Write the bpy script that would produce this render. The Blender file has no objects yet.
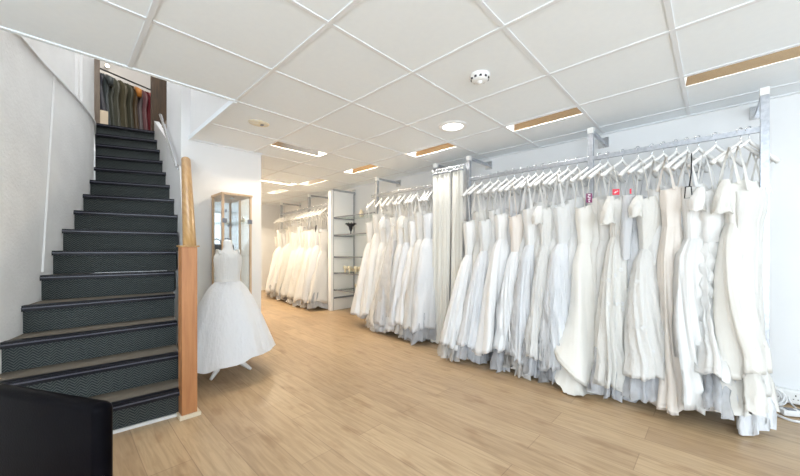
import bpy, bmesh, math, random
from mathutils import Vector, Matrix
PI = math.pi
S = bpy.context.scene
COL = S.collection
random.seed(7)

# ------------------------------------------------------------------ camera
cam_d = bpy.data.cameras.new('camera'); cam = bpy.data.objects.new('camera', cam_d); COL.objects.link(cam)
cam.location = (0, 0, 1.11)
cam.rotation_euler = (PI/2, 0, -math.asin(0.7222))
cam_d.sensor_width = 36; cam_d.lens = 36*329/800; cam_d.shift_y = 13/800; cam_d.clip_start = 0.02
S.camera = cam

# ------------------------------------------------------------------ world + light
w = bpy.data.worlds.new('world'); S.world = w; w.use_nodes = True
bg = w.node_tree.nodes['Background']; bg.inputs[0].default_value = (0.82, 0.92, 1.0, 1); bg.inputs[1].default_value = 1.3

def area(name, loc, rot, sx, sy, power, color):
    l = bpy.data.lights.new(name, 'AREA'); l.shape = 'RECTANGLE'; l.size = sx; l.size_y = sy
    l.energy = power; l.color = color
    o = bpy.data.objects.new(name, l); COL.objects.link(o); o.location = loc; o.rotation_euler = rot
    return o
area('shopfront_daylight', (-0.1, -2.75, 1.35), (PI/2, 0, 0), 3.0, 1.9, 38, (0.79, 0.905, 1.0))
area('side_fill', (-2.25, -0.9, 1.35), (PI/2, 0, -PI/2), 2.6, 1.8, 60, (0.79, 0.905, 1.0))  # added fill from an assumed side window, brightens the gown fronts
area('landing_fill', (0.75, 6.6, 5.4), (.5, 0, 0), 1.0, 0.8, 19, (1.0, 0.93, 0.84))  # added fill without a fitting, brightens the upstairs wall
area('stairwell_fill', (0.5, 4.0, 5.4), (0, 0, 0), 0.5, 0.9, 34, (0.93, 0.96, 1.0))  # added fill without a fitting, lifts the stairwell walls

S.view_settings.view_transform = 'Standard'; S.view_settings.look = 'None'
S.view_settings.exposure = 0.86; S.view_settings.gamma = 1; S.view_settings.use_curve_mapping = False

# ------------------------------------------------------------------ materials
def mat(name, color, rough=0.6, metal=0.0, spec=0.5):
    m = bpy.data.materials.new(name); m.use_nodes = True
    b = m.node_tree.nodes['Principled BSDF']
    b.inputs['Base Color'].default_value = (*color, 1); b.inputs['Roughness'].default_value = rough
    b.inputs['Metallic'].default_value = metal; b.inputs['Specular IOR Level'].default_value = spec
    return m
def nodes(m): return m.node_tree.nodes, m.node_tree.links, m.node_tree.nodes['Principled BSDF']
def N(m, t, **kw):
    n = m.node_tree.nodes.new(t)
    for k, v in kw.items(): setattr(n, k, v)
    return n
def math_node(m, op, a, b=None):
    n = N(m, 'ShaderNodeMath', operation=op)
    for i, v in enumerate((a, b)):
        if v is None: continue
        if isinstance(v, (int, float)): n.inputs[i].default_value = v
        else: m.node_tree.links.new(v, n.inputs[i])
    return n.outputs[0]
def noise_mat(name, c1, c2, scale=8, rough=0.6, bump=0.0, bscale=60, metal=0, stretch=(1, 1, 1), detail=4, spec=0.5):
    m = mat(name, c1, rough, metal, spec); ns, lk, b = nodes(m)
    tc = N(m, 'ShaderNodeTexCoord'); mp = N(m, 'ShaderNodeMapping'); mp.inputs['Scale'].default_value = stretch
    lk.new(tc.outputs['Object'], mp.inputs[0])
    n = N(m, 'ShaderNodeTexNoise'); n.inputs['Scale'].default_value = scale; n.inputs['Detail'].default_value = detail
    lk.new(mp.outputs[0], n.inputs[0])
    r = N(m, 'ShaderNodeValToRGB'); r.color_ramp.elements[0].position = 0.35; r.color_ramp.elements[1].position = 0.65
    r.color_ramp.elements[0].color = (*c1, 1); r.color_ramp.elements[1].color = (*c2, 1)
    lk.new(n.outputs[0], r.inputs[0]); lk.new(r.outputs[0], b.inputs['Base Color'])
    if bump:
        n2 = N(m, 'ShaderNodeTexNoise'); n2.inputs['Scale'].default_value = bscale; n2.inputs['Detail'].default_value = 3
        lk.new(mp.outputs[0], n2.inputs[0])
        bp = N(m, 'ShaderNodeBump'); bp.inputs['Strength'].default_value = bump; bp.inputs['Distance'].default_value = 0.01
        lk.new(n2.outputs[0], bp.inputs['Height']); lk.new(bp.outputs[0], b.inputs['Normal'])
    return m
def emit(name, color, s):
    m = bpy.data.materials.new(name); m.use_nodes = True; t = m.node_tree; t.nodes.clear()
    e = t.nodes.new('ShaderNodeEmission'); e.inputs[0].default_value = (*color, 1); e.inputs[1].default_value = s
    o = t.nodes.new('ShaderNodeOutputMaterial'); t.links.new(e.outputs[0], o.inputs[0]); return m

M = {}
M['wall'] = noise_mat('wall_paint', (.80, .805, .81), (.83, .833, .837), 2.5, .6, .05, 30)
M['wall_left'] = noise_mat('textured_wallpaper', (.82, .81, .785), (.865, .855, .83), 5, .75, .35, 45)
M['ceil'] = noise_mat('ceiling_tile', (.86, .905, .94), (.875, .92, .95), 30, .8, .08, 250)
M['tbar'] = mat('ceiling_bar', (.78, .80, .82), .4)
M['trim'] = mat('white_gloss_trim', (.86, .86, .85), .35)
M['steel'] = noise_mat('galvanised_steel', (.40, .42, .46), (.52, .54, .58), 45, .36, 0, metal=.85)
M['chrome'] = mat('chrome', (.72, .73, .75), .18, 1.0)
M['rubber_nose'] = mat('dark_navy_rubber', (.005, .005, .009), .4, spec=.25)
M['nose_line'] = mat('ridge_highlight', (.09, .09, .12), .3)  # ridge coloured lighter to stand in for the thin highlight on each nosing
M['pine'] = noise_mat('orange_pine', (.43, .18, .07), (.52, .235, .095), 5, .42, .05, 30, stretch=(9, 9, .8))
M['pine_rail'] = noise_mat('golden_pine', (.40, .22, .075), (.50, .30, .12), 6, .4, .05, 30, stretch=(9, .9, .9))
M['cab_wood'] = noise_mat('light_oak', (.58, .40, .25), (.68, .49, .33), 5, .45, 0, stretch=(8, 8, 1))
M['brown_door'] = noise_mat('walnut_door', (.055, .032, .015), (.095, .055, .027), 5, .5, 0, stretch=(8, 8, 1))
M['jamb'] = noise_mat('taupe_wood', (.17, .125, .085), (.22, .165, .115), 5, .5, 0, stretch=(8, 8, 1))
M['leather'] = noise_mat('black_leather', (.002, .0018, .003), (.003, .0028, .004), 20, .36, .05, 180, spec=.03)
M['plastic'] = mat('white_plastic', (.85, .85, .84), .3)
M['hanger'] = mat('white_hanger_plastic', (.84, .83, .81), .35)
M['dark'] = mat('black_cloth', (.012, .012, .016), .6)
M['grey_dark'] = mat('grey_fabric', (.10, .11, .14), .7)
M['clipgrey'] = mat('clip_grey', (.22, .23, .26), .4, .4)
M['socket_hole'] = mat('socket_hole', (.03, .03, .03), .6)
M['mirror'] = mat('satin_reflector', (.78, .76, .74), .13, 1.0)
M['cream'] = noise_mat('cream_leather', (.74, .66, .47), (.82, .75, .60), 20, .4)
M['beige'] = mat('beige_board', (.78, .68, .52), .6)
M['purple'] = mat('plum_card', (.19, .015, .09), .5)
M['red'] = mat('red_card', (.70, .03, .06), .5)
M['card_white'] = mat('card_print', (.85, .82, .83), .6)
M['ceil_rose'] = noise_mat('yellowed_plastic', (.72, .62, .42), (.80, .76, .66), 25, .5)
M['cable'] = mat('white_cable', (.80, .80, .80), .4)
M['downlight'] = emit('downlight_lens', (1, .98, .94), 2.2)
M['spot'] = emit('spot_lamp', (1, .86, .6), 9)
M['tube'] = emit('tube_glow', (1, .95, .85), 1.6)

def glass(name, tint=(.97, .985, .985), fac=0.08):
    m = bpy.data.materials.new(name); m.use_nodes = True; t = m.node_tree; t.nodes.clear()
    a = t.nodes.new('ShaderNodeBsdfTransparent'); a.inputs[0].default_value = (*tint, 1)
    g = t.nodes.new('ShaderNodeBsdfGlossy'); g.inputs['Roughness'].default_value = 0.03
    x = t.nodes.new('ShaderNodeMixShader'); x.inputs[0].default_value = fac
    o = t.nodes.new('ShaderNodeOutputMaterial')
    t.links.new(a.outputs[0], x.inputs[1]); t.links.new(g.outputs[0], x.inputs[2]); t.links.new(x.outputs[0], o.inputs[0])
    return m
M['glass'] = glass('clear_glass'); M['shelf_glass'] = glass('shelf_glass', (.95, .98, .97), .2)

def floor_mat():
    m = mat('oak_laminate', (.6, .45, .3), .33); ns, lk, b = nodes(m)
    tc = N(m, 'ShaderNodeTexCoord')
    mp = N(m, 'ShaderNodeMapping'); mp.inputs['Rotation'].default_value = (0, 0, PI/2); mp.inputs['Location'].default_value = (.3, .07, 0)
    lk.new(tc.outputs['Object'], mp.inputs[0])
    br = N(m, 'ShaderNodeTexBrick'); br.offset = .37; br.offset_frequency = 2
    for k, v in (('Scale', 1), ('Mortar Size', .0022), ('Mortar Smooth', .3), ('Bias', 0), ('Brick Width', 1.25), ('Row Height', .19)): br.inputs[k].default_value = v
    br.inputs['Color1'].default_value = (.52, .375, .225, 1); br.inputs['Color2'].default_value = (.42, .29, .17, 1); br.inputs['Mortar'].default_value = (.33, .22, .13, 1)
    lk.new(mp.outputs[0], br.inputs[0])
    mg = N(m, 'ShaderNodeMapping'); mg.inputs['Scale'].default_value = (14, 1.1, 1); lk.new(tc.outputs['Object'], mg.inputs[0])
    g = N(m, 'ShaderNodeTexNoise'); g.inputs['Scale'].default_value = 3.2; g.inputs['Detail'].default_value = 7; g.inputs['Distortion'].default_value = .8
    lk.new(mg.outputs[0], g.inputs[0])
    r = N(m, 'ShaderNodeValToRGB'); r.color_ramp.elements[0].position = .3; r.color_ramp.elements[0].color = (.80, .76, .72, 1); r.color_ramp.elements[1].position = .62; r.color_ramp.elements[1].color = (1.05, 1.04, 1.03, 1)
    lk.new(g.outputs[0], r.inputs[0])
    mk = N(m, 'ShaderNodeMapping'); mk.inputs['Scale'].default_value = (4.5, 1.6, 1); lk.new(tc.outputs['Object'], mk.inputs[0])
    k = N(m, 'ShaderNodeTexNoise'); k.inputs['Scale'].default_value = 2.2; k.inputs['Detail'].default_value = 3; lk.new(mk.outputs[0], k.inputs[0])
    rk = N(m, 'ShaderNodeValToRGB'); rk.color_ramp.elements[0].position = .27; rk.color_ramp.elements[0].color = (.78, .71, .66, 1); rk.color_ramp.elements[1].position = .43; rk.color_ramp.elements[1].color = (1, 1, 1, 1)
    lk.new(k.outputs[0], rk.inputs[0])
    x1 = N(m, 'ShaderNodeMix', data_type='RGBA', blend_type='MULTIPLY'); x1.inputs[0].default_value = 1
    lk.new(br.outputs[0], x1.inputs[6]); lk.new(r.outputs[0], x1.inputs[7])
    x2 = N(m, 'ShaderNodeMix', data_type='RGBA', blend_type='MULTIPLY'); x2.inputs[0].default_value = 1
    lk.new(x1.outputs[2], x2.inputs[6]); lk.new(rk.outputs[0], x2.inputs[7])
    lk.new(x2.outputs[2], b.inputs['Base Color'])
    return m
M['floor'] = floor_mat()

def carpet_mat():
    m = mat('herringbone_carpet', (.05, .06, .06), .95, spec=.1); ns, lk, b = nodes(m)
    tc = N(m, 'ShaderNodeTexCoord'); sp = N(m, 'ShaderNodeSeparateXYZ'); lk.new(tc.outputs['Object'], sp.inputs[0])
    v = math_node(m, 'ADD', sp.outputs[1], sp.outputs[2])
    u = math_node(m, 'PINGPONG', sp.outputs[0], .026)
    s = math_node(m, 'ADD', v, u)
    f = math_node(m, 'PINGPONG', s, .0085); f = math_node(m, 'DIVIDE', f, .0085)
    n = N(m, 'ShaderNodeTexNoise'); n.inputs['Scale'].default_value = 160; lk.new(tc.outputs['Object'], n.inputs[0])
    f2 = math_node(m, 'ADD', math_node(m, 'MULTIPLY', f, .6), math_node(m, 'MULTIPLY', n.outputs[0], .5))
    r = N(m, 'ShaderNodeValToRGB'); r.color_ramp.elements[0].position = .35; r.color_ramp.elements[0].color = (.024, .030, .033, 1)
    r.color_ramp.elements[1].position = .85; r.color_ramp.elements[1].color = (.105, .115, .108, 1)
    lk.new(f2, r.inputs[0])
    # upward faces mixed towards a lighter brown
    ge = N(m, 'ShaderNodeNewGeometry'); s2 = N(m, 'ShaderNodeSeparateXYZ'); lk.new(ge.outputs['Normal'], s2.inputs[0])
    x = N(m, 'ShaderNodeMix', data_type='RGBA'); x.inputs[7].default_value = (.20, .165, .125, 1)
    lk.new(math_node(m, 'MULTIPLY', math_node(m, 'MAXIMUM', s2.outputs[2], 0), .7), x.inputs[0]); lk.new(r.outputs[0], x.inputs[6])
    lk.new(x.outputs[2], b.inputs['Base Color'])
    bp = N(m, 'ShaderNodeBump'); bp.inputs['Strength'].default_value = .5; bp.inputs['Distance'].default_value = .003
    lk.new(f2, bp.inputs['Height']); lk.new(bp.outputs[0], b.inputs['Normal'])
    return m
M['carpet'] = carpet_mat()

def cloth(name, c, kind):
    m = bpy.data.materials.new(name); m.use_nodes = True; ns, lk, b = nodes(m)
    out = [n for n in ns if n.type == 'OUTPUT_MATERIAL'][0]
    b.inputs['Base Color'].default_value = (*c, 1)
    b.inputs['Roughness'].default_value = .36 if kind == 'satin' else .8
    b.inputs['Specular IOR Level'].default_value = .4 if kind == 'satin' else .15
    b.inputs['Sheen Weight'].default_value = .15
    tr = N(m, 'ShaderNodeBsdfTranslucent'); tr.inputs[0].default_value = (*c, 1)
    mx = N(m, 'ShaderNodeMixShader'); mx.inputs[0].default_value = {'satin': .12, 'lace': .2, 'tulle': .35}[kind]
    lk.new(b.outputs[0], mx.inputs[1]); lk.new(tr.outputs[0], mx.inputs[2]); last = mx
    tc = N(m, 'ShaderNodeTexCoord')
    mpz = N(m, 'ShaderNodeMapping'); mpz.inputs['Scale'].default_value = (1, 1, .05); lk.new(tc.outputs['Object'], mpz.inputs[0])
    nz = N(m, 'ShaderNodeTexNoise'); nz.inputs['Scale'].default_value = 55 if kind != 'satin' else 22; nz.inputs['Detail'].default_value = 3; lk.new(mpz.outputs[0], nz.inputs[0])
    bz = N(m, 'ShaderNodeBump'); bz.inputs['Strength'].default_value = .55 if kind != 'satin' else .3; bz.inputs['Distance'].default_value = .02
    lk.new(nz.outputs[0], bz.inputs['Height']); lk.new(bz.outputs[0], b.inputs['Normal'])
    if kind == 'lace':
        v = N(m, 'ShaderNodeTexVoronoi'); v.inputs['Scale'].default_value = 38; lk.new(tc.outputs['Object'], v.inputs[0])
        n = N(m, 'ShaderNodeTexNoise'); n.inputs['Scale'].default_value = 70; lk.new(tc.outputs['Object'], n.inputs[0])
        h = math_node(m, 'MULTIPLY', v.outputs[0], n.outputs[0])
        bp = N(m, 'ShaderNodeBump'); bp.inputs['Strength'].default_value = .55; bp.inputs['Distance'].default_value = .006
        lk.new(h, bp.inputs['Height']); lk.new(bz.outputs[0], bp.inputs['Normal']); lk.new(bp.outputs[0], b.inputs['Normal'])
    if kind == 'satin':
        n = N(m, 'ShaderNodeTexNoise'); n.inputs['Scale'].default_value = 5; n.inputs['Distortion'].default_value = 1.0; lk.new(tc.outputs['Object'], n.inputs[0])
        bp = N(m, 'ShaderNodeBump'); bp.inputs['Strength'].default_value = .3; bp.inputs['Distance'].default_value = .02
        lk.new(bz.outputs[0], bp.inputs['Normal']); lk.new(n.outputs[0], bp.inputs['Height']); lk.new(bp.outputs[0], b.inputs['Normal'])
    if kind == 'tulle':
        tp = N(m, 'ShaderNodeBsdfTransparent'); m2 = N(m, 'ShaderNodeMixShader')
        n = N(m, 'ShaderNodeTexNoise'); n.inputs['Scale'].default_value = 9; n.inputs['Detail'].default_value = 4; lk.new(tc.outputs['Object'], n.inputs[0])
        f = math_node(m, 'MULTIPLY', n.outputs[0], .62)
        lk.new(f, m2.inputs[0]); lk.new(mx.outputs[0], m2.inputs[1]); lk.new(tp.outputs[0], m2.inputs[2]); last = m2
    lk.new(last.outputs[0], out.inputs[0])
    return m
CL = {
 'satin_ivory': cloth('ivory_satin', (.85, .825, .77), 'satin'), 'satin_white': cloth('white_satin', (.86, .85, .83), 'satin'),
 'satin_blush': cloth('blush_satin', (.84, .77, .70), 'satin'), 'crepe_ivory': cloth('ivory_crepe', (.86, .845, .81), 'lace'),
 'lace_ivory': cloth('ivory_lace', (.85, .83, .785), 'lace'), 'lace_white': cloth('white_lace', (.86, .86, .85), 'lace'),
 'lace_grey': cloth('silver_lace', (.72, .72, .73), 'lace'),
 'chiffon_white': cloth('white_chiffon', (.87, .87, .87), 'satin'), 'chiffon_ivory': cloth('ivory_chiffon', (.86, .845, .815), 'lace'),
 'tulle_white': cloth('white_tulle', (.86, .87, .89), 'tulle'), 'tulle_ivory': cloth('ivory_tulle', (.84, .82, .79), 'tulle'),
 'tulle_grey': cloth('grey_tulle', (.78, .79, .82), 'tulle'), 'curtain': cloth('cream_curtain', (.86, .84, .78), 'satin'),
 'layer_white': cloth('layered_net', (.87, .88, .90), 'lace'),
}
def colour_cloth(name, c): return cloth(name, c, 'satin')

# ------------------------------------------------------------------ mesh helpers
def obj(name, bm, m, parent=None, smooth=False, loc=None):
    me = bpy.data.meshes.new(name); bm.normal_update(); bm.to_mesh(me); bm.free()
    for mm in (m if isinstance(m, (list, tuple)) else [m]): me.materials.append(mm)
    if smooth:
        for p in me.polygons: p.use_smooth = True
    o = bpy.data.objects.new(name, me); COL.objects.link(o)
    if parent is not None: o.parent = parent
    if loc: o.location = loc
    return o
def tag(o, label, cat, group=None, kind=None):
    if label: o['label'] = label
    if cat: o['category'] = cat
    if group: o['group'] = group
    if kind: o['kind'] = kind
    return o
def thing(name, label, cat, loc=(0, 0, 0), rz=0, group=None):
    o = bpy.data.objects.new(name, None); COL.objects.link(o); o.location = loc; o.rotation_euler = (0, 0, rz)
    o.empty_display_size = .1
    return tag(o, label, cat, group)
def struct(name, bm, m, smooth=False):
    o = obj(name, bm, m, None, smooth); o['kind'] = 'structure'; return o
def NB(): return bmesh.new()
def box(bm, x0, x1, y0, y1, z0, z1, bev=0, seg=2, mi=0):
    vs = [bm.verts.new(p) for p in ((x0, y0, z0), (x1, y0, z0), (x1, y1, z0), (x0, y1, z0), (x0, y0, z1), (x1, y0, z1), (x1, y1, z1), (x0, y1, z1))]
    fs = [bm.faces.new([vs[i] for i in q]) for q in ((0, 3, 2, 1), (4, 5, 6, 7), (0, 1, 5, 4), (1, 2, 6, 5), (2, 3, 7, 6), (3, 0, 4, 7))]
    for f in fs: f.material_index = mi
    if bev:
        es = list({e for f in fs for e in f.edges})
        bmesh.ops.bevel(bm, geom=es, offset=bev, segments=seg, affect='EDGES', profile=.5)
    return bm
def prism(bm, pts, z0, z1, mi=0):
    """vertical prism from plan polygon; z0/z1 numbers or per-point lists"""
    n = len(pts)
    a = z0 if isinstance(z0, (list, tuple)) else [z0]*n; b = z1 if isinstance(z1, (list, tuple)) else [z1]*n
    lo = [bm.verts.new((p[0], p[1], a[i])) for i, p in enumerate(pts)]; hi = [bm.verts.new((p[0], p[1], b[i])) for i, p in enumerate(pts)]
    fs = [bm.faces.new(lo[::-1]), bm.faces.new(hi)] + [bm.faces.new([lo[i], lo[(i+1) % n], hi[(i+1) % n], hi[i]]) for i in range(n)]
    for f in fs: f.material_index = mi
    bmesh.ops.recalc_face_normals(bm, faces=fs)
    return bm
def bar(bm, p, q, wdt, hgt, bev=0):
    """box beam from p to q"""
    p, q = Vector(p), Vector(q); d = (q-p); L = d.length; d.normalize()
    up = Vector((0, 0, 1)) if abs(d.z) < .99 else Vector((0, 1, 0))
    s = d.cross(up).normalized(); u = s.cross(d).normalized()
    vs = []
    for t in (p, q):
        for a, b in ((-1, -1), (1, -1), (1, 1), (-1, 1)): vs.append(bm.verts.new(t + s*a*wdt/2 + u*b*hgt/2))
    fs = [bm.faces.new([vs[i] for i in f]) for f in ((0, 3, 2, 1), (4, 5, 6, 7), (0, 1, 5, 4), (1, 2, 6, 5), (2, 3, 7, 6), (3, 0, 4, 7))]
    if bev: bmesh.ops.bevel(bm, geom=list({e for f in fs for e in f.edges}), offset=bev, segments=3, affect='EDGES', profile=.5)
    bmesh.ops.recalc_face_normals(bm, faces=list({f for f in bm.faces}))
    return bm
def tube(bm, pts, r, n=8, cap=True):
    pts = [Vector(p) for p in pts]; k = len(pts); rr = r if isinstance(r, (list, tuple)) else [r]*k
    rings = []; prev = None
    for i, p in enumerate(pts):
        d = (pts[min(i+1, k-1)] - pts[max(i-1, 0)]).normalized()
        if prev is None:
            a = Vector((0, 0, 1)) if abs(d.z) < .9 else Vector((1, 0, 0)); s = d.cross(a).normalized()
        else: s = (prev - d*prev.dot(d)).normalized()
        prev = s; u = d.cross(s)
        rings.append([bm.verts.new(p + (s*math.cos(2*PI*j/n) + u*math.sin(2*PI*j/n))*rr[i]) for j in range(n)])
    for i in range(k-1):
        for j in range(n): bm.faces.new([rings[i][j], rings[i][(j+1) % n], rings[i+1][(j+1) % n], rings[i+1][j]])
    if cap: bm.faces.new(rings[0][::-1]); bm.faces.new(rings[-1])
    return bm
def lathe(bm, prof, n=24, c=(0, 0, 0), cap=False):
    rings = [[bm.verts.new((c[0]+r*math.cos(2*PI*j/n), c[1]+r*math.sin(2*PI*j/n), c[2]+z)) for j in range(n)] for r, z in prof]
    for i in range(len(rings)-1):
        for j in range(n): bm.faces.new([rings[i][j], rings[i][(j+1) % n], rings[i+1][(j+1) % n], rings[i+1][j]])
    if cap: bm.faces.new(rings[0][::-1]); bm.faces.new(rings[-1])
    return bm
def copy_tree(o, parent=None):
    c = o.copy(); COL.objects.link(c)
    if parent is not None: c.parent = parent
    for ch in [x for x in bpy.data.objects if x.parent == o]: copy_tree(ch, c)
    return c
def interp(x, P):
    if x <= P[0][0]: return P[0][1]
    for (a, b), (c, d) in zip(P, P[1:]):
        if x <= c: return b + (d-b)*(x-a)/(c-a)
    return P[-1][1]
FLP = [(2.3, 0), (4.7, .10), (8.3, .155)]     # the old floor rises gently towards the back of the shop
def FZ(y): return interp(y, FLP)

CH = 2.26   # suspended ceiling
# ------------------------------------------------------------------ shell: floor
bm = NB()
ys = [-2.7, 0, 2.3, 3.5, 4.7, 6.5, 8.2]
for a, b in zip(ys, ys[1:]):
    x0, x1 = -2.3, 4.3
    vs = [bm.verts.new(p) for p in ((x0, a, FZ(a)), (x1, a, FZ(a)), (x1, b, FZ(b)), (x0, b, FZ(b)))]
    bm.faces.new(vs)
bmesh.ops.remove_doubles(bm, verts=bm.verts, dist=1e-4)
r = bmesh.ops.extrude_face_region(bm, geom=list(bm.faces))
for v in [g for g in r['geom'] if isinstance(g, bmesh.types.BMVert)]: v.co.z -= .12
bmesh.ops.recalc_face_normals(bm, faces=bm.faces)
struct('floor', bm, M['floor'])

# walls
RW = [(3.717, -2.7), (3.717, 4.7), (4.05, 8.1)]
bm = NB(); prism(bm, [RW[0], (RW[0][0]+.1, RW[0][1]), (RW[1][0]+.1, RW[1][1]), (RW[2][0]+.1, RW[2][1]), RW[2], RW[1]], -.1, 2.5); struct('wall_right', bm, M['wall'])
bm = NB(); box(bm, 1.684, 4.2, 8.0, 8.1, -.1, 2.5); struct('wall_far', bm, M['wall'])
bm = NB(); prism(bm, [(.870, 3.9), (1.684, 3.9), (1.684, 8.1), (1.60, 8.1), (1.60, 3.98), (.955, 3.98), (.955, 4.62), (.889, 4.62)], -.1, [2.31, 2.31, 2.31, 2.31, 2.31, 2.31, 2.31, 2.31]); struct('wall_partition', bm, M['wall'])
bm = NB(); prism(bm, [(.872, 3.9), (.955, 3.9), (.958, 4.62), (.889, 4.62)], 2.31, 5.6); prism(bm, [(.951, 2.66), (1.03, 2.66), (1.03, 3.9), (.951, 3.9)], 2.29, 5.6)
struct('wall_stairwell', bm, M['wall'])
bm = NB()  # header above the shop ceiling in front of the stairwell and upper room walls
prism(bm, [(-1.0, 2.56), (.951, 2.56), (.951, 2.656), (-1.0, 2.656)], 2.29, 5.6); struct('wall_stair_header', bm, M['wall'])
# left wall, curved around the winding lower steps
LW = [(-2.35, .9), (-1.35, 1.75), (-.80, 2.25), (-.52, 2.58), (-.36, 2.84), (-.227, 3.13), (-.165, 3.33), (-.085, 3.63), (.02, 3.95), (.10, 4.2), (.176, 4.46), (.242, 4.72), (.289, 4.98), (.308, 5.3), (.322, 5.95)]
bm = NB(); off = [(x-.12, y+.05) for x, y in LW]
for i in range(len(LW)-1): prism(bm, [LW[i], LW[i+1], off[i+1], off[i]], -.1, 5.6)
bmesh.ops.remove_doubles(bm, verts=bm.verts, dist=1e-4)
o = struct('wall_left', bm, M['wall_left'])
bm = NB(); prism(bm, [(-2.35, -2.7), (-2.25, -2.7), (-2.25, -2.2), (-2.35, -2.2)], -.1, 2.3); prism(bm, [(-2.35, .4), (-2.25, .4), (-2.25, .95), (-2.35, .95)], -.1, 2.3)
box(bm, -2.35, -2.25, -2.2, .4, -.1, .45); box(bm, -2.35, -2.25, -2.2, .4, 2.15, 2.3); struct('wall_side', bm, M['wall'])
bm = NB(); box(bm, -2.35, -1.3, -2.7, -2.6, -.1, 2.3); box(bm, 3.3, 3.8, -2.7, -2.6, -.1, 2.3); box(bm, -1.3, 3.3, -2.7, -2.6, -.1, .4); box(bm, -1.3, 3.3, -2.7, -2.6, 2.2, 2.3)
struct('wall_front', bm, M['wall'])
for nm, bx in (('window_1', (-1.3, 3.3, -2.66, -2.65, .4, 2.2)), ('window_2', (-2.31, -2.30, -2.2, .4, .45, 2.15))):
    bm = NB(); box(bm, *bx); struct(nm, bm, glass(nm+'_glass', (1, 1, 1), .05))

# ceiling slabs with the stairwell opening left free
bm = NB()
prism(bm, [(-2.35, -2.7), (3.8, -2.7), (3.8, 4.7), (4.13, 8.1), (1.0, 8.1), (.951, 3.9), (.951, 2.656), (-2.35, 2.656)], CH, CH+.03)
ceil = struct('ceiling', bm, M['ceil'])
# tile grid bars, real raised strips; gaps are left over the light recesses
GX = [2.219 + .634*k for k in range(-7, 3)]; GY = [1.408 + .624*k for k in range(-6, 11)]
bm = NB()
def xmax(y): return 3.717 if y <= 4.7 else 3.717+(y-4.7)*.098
for gx in GX:
    y0 = -2.6
    y1 = 2.656 if gx < .96 else 8.0
    box(bm, gx-.012, gx+.012, y0, y1, CH-.006, CH+.001)
for gy in GY:
    x0 = -2.25 if gy < 2.67 else (.951 if gy < 3.9 else 1.684)
    box(bm, x0, xmax(gy), gy-.012, gy+.012, CH-.005, CH+.001)
struct('trim_1', bm, M['tbar'])
bm = NB()   # angle trims: around stair opening and along the walls
box(bm, .935, .96, 2.656, 3.9, CH-.012, CH+.03); box(bm, -1.0, .96, 2.635, 2.66, CH-.008, CH+.03)
struct('trim_8', bm, M['ceil']); bm = NB()
box(bm, .96, 1.69, 3.872, 3.9, CH-.01, CH+.001)
prism(bm, [(3.69, -2.6), (3.717, -2.6), (3.717, 4.7), (3.69, 4.7)], CH-.01, CH+.001)
struct('trim_2', bm, M['tbar'])

# upper floor
bm = NB(); prism(bm, [(.27, 5.95), (.98, 5.78), (.96, 4.62), (2.6, 4.62), (2.6, 8.72), (-.6, 8.72), (-.6, 5.95), (.27, 5.95)], 2.55, 2.774)
struct('floor_upper', bm, noise_mat('upper_floor', (.28, .2, .13), (.34, .25, .17), 6, .6))
bm = NB(); box(bm, -.6, 2.6, 8.62, 8.72, 2.7, 5.6); box(bm, 2.5, 2.6, 4.6, 9.1, 2.7, 5.6); box(bm, -.7, -.6, 5.9, 9.2, 2.7, 5.6); box(bm, -.6, .30, 5.95, 6.03, 2.7, 5.6); box(bm, .96, 2.6, 4.55, 4.63, 2.7, 5.6)
struct('wall_upper', bm, M['wall'])
bm = NB(); box(bm, -1.1, 2.7, 2.5, 9.3, 5.52, 5.6); struct('ceiling_upper', bm, M['wall'])
# jamb + brown door at the head of the stairs
bm = NB(); box(bm, .318, .395, 5.83, 6.05, 2.775, 5.5, .004); struct('trim_3', bm, M['jamb'])
bm = NB(); box(bm, .925, 1.10, 5.72, 5.80, 2.775, 5.5, .004); d = struct('door_1', bm, M['brown_door'])
bm = NB(); box(bm, 1.10, 1.125, 5.70, 5.82, 2.775, 5.5); struct('trim_4', bm, M['jamb'])
bm = NB(); box(bm, 1.125, 2.5, 5.74, 5.80, 2.775, 5.5); struct('wall_landing', bm, M['wall'])

# cover strips on the left wall
bm = NB()
def wall_pt(y, z, out=.004):
    x = interp(y, [(b, a) for a, b in LW]); return (x+out, y-out*.6, z)
def strip(bm, y0, z0, y1, z1, wd, n=8, out=.005):
    for i in range(n):
        a, b = i/n, (i+1)/n
        p = wall_pt(y0+(y1-y0)*a, z0+(z1-z0)*a, out); q = wall_pt(y0+(y1-y0)*b, z0+(z1-z0)*b, out)
        bar(bm, p, q, wd, wd)
strip(bm, 3.65, .95, 3.84, 2.53, .012, 12)
struct('trim_5', bm, M['trim'])
bm = NB(); strip(bm, 3.2, 2.53, 5.4, 2.53, .022, 24); struct('trim_6', bm, M['trim'])
bm = NB(); strip(bm, 4.27, 2.53, 4.29, 4.5, .02); strip(bm, 4.40, 2.53, 4.42, 4.5, .02); struct('trim_7', bm, M['trim'])

# skirtings
bm = NB(); box(bm, 3.70, 3.717, -2.6, 4.7, 0, .06); struct('baseboard_right', bm, M['trim'])
bm = NB(); box(bm, 1.68, 4.1, 7.985, 8.0, .1, .24); struct('baseboard_far', bm, M['trim'])
bm = NB(); box(bm, .68, 1.70, 3.885, 3.9, .0, .12); struct('baseboard_partition', bm, M['trim'])

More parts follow.
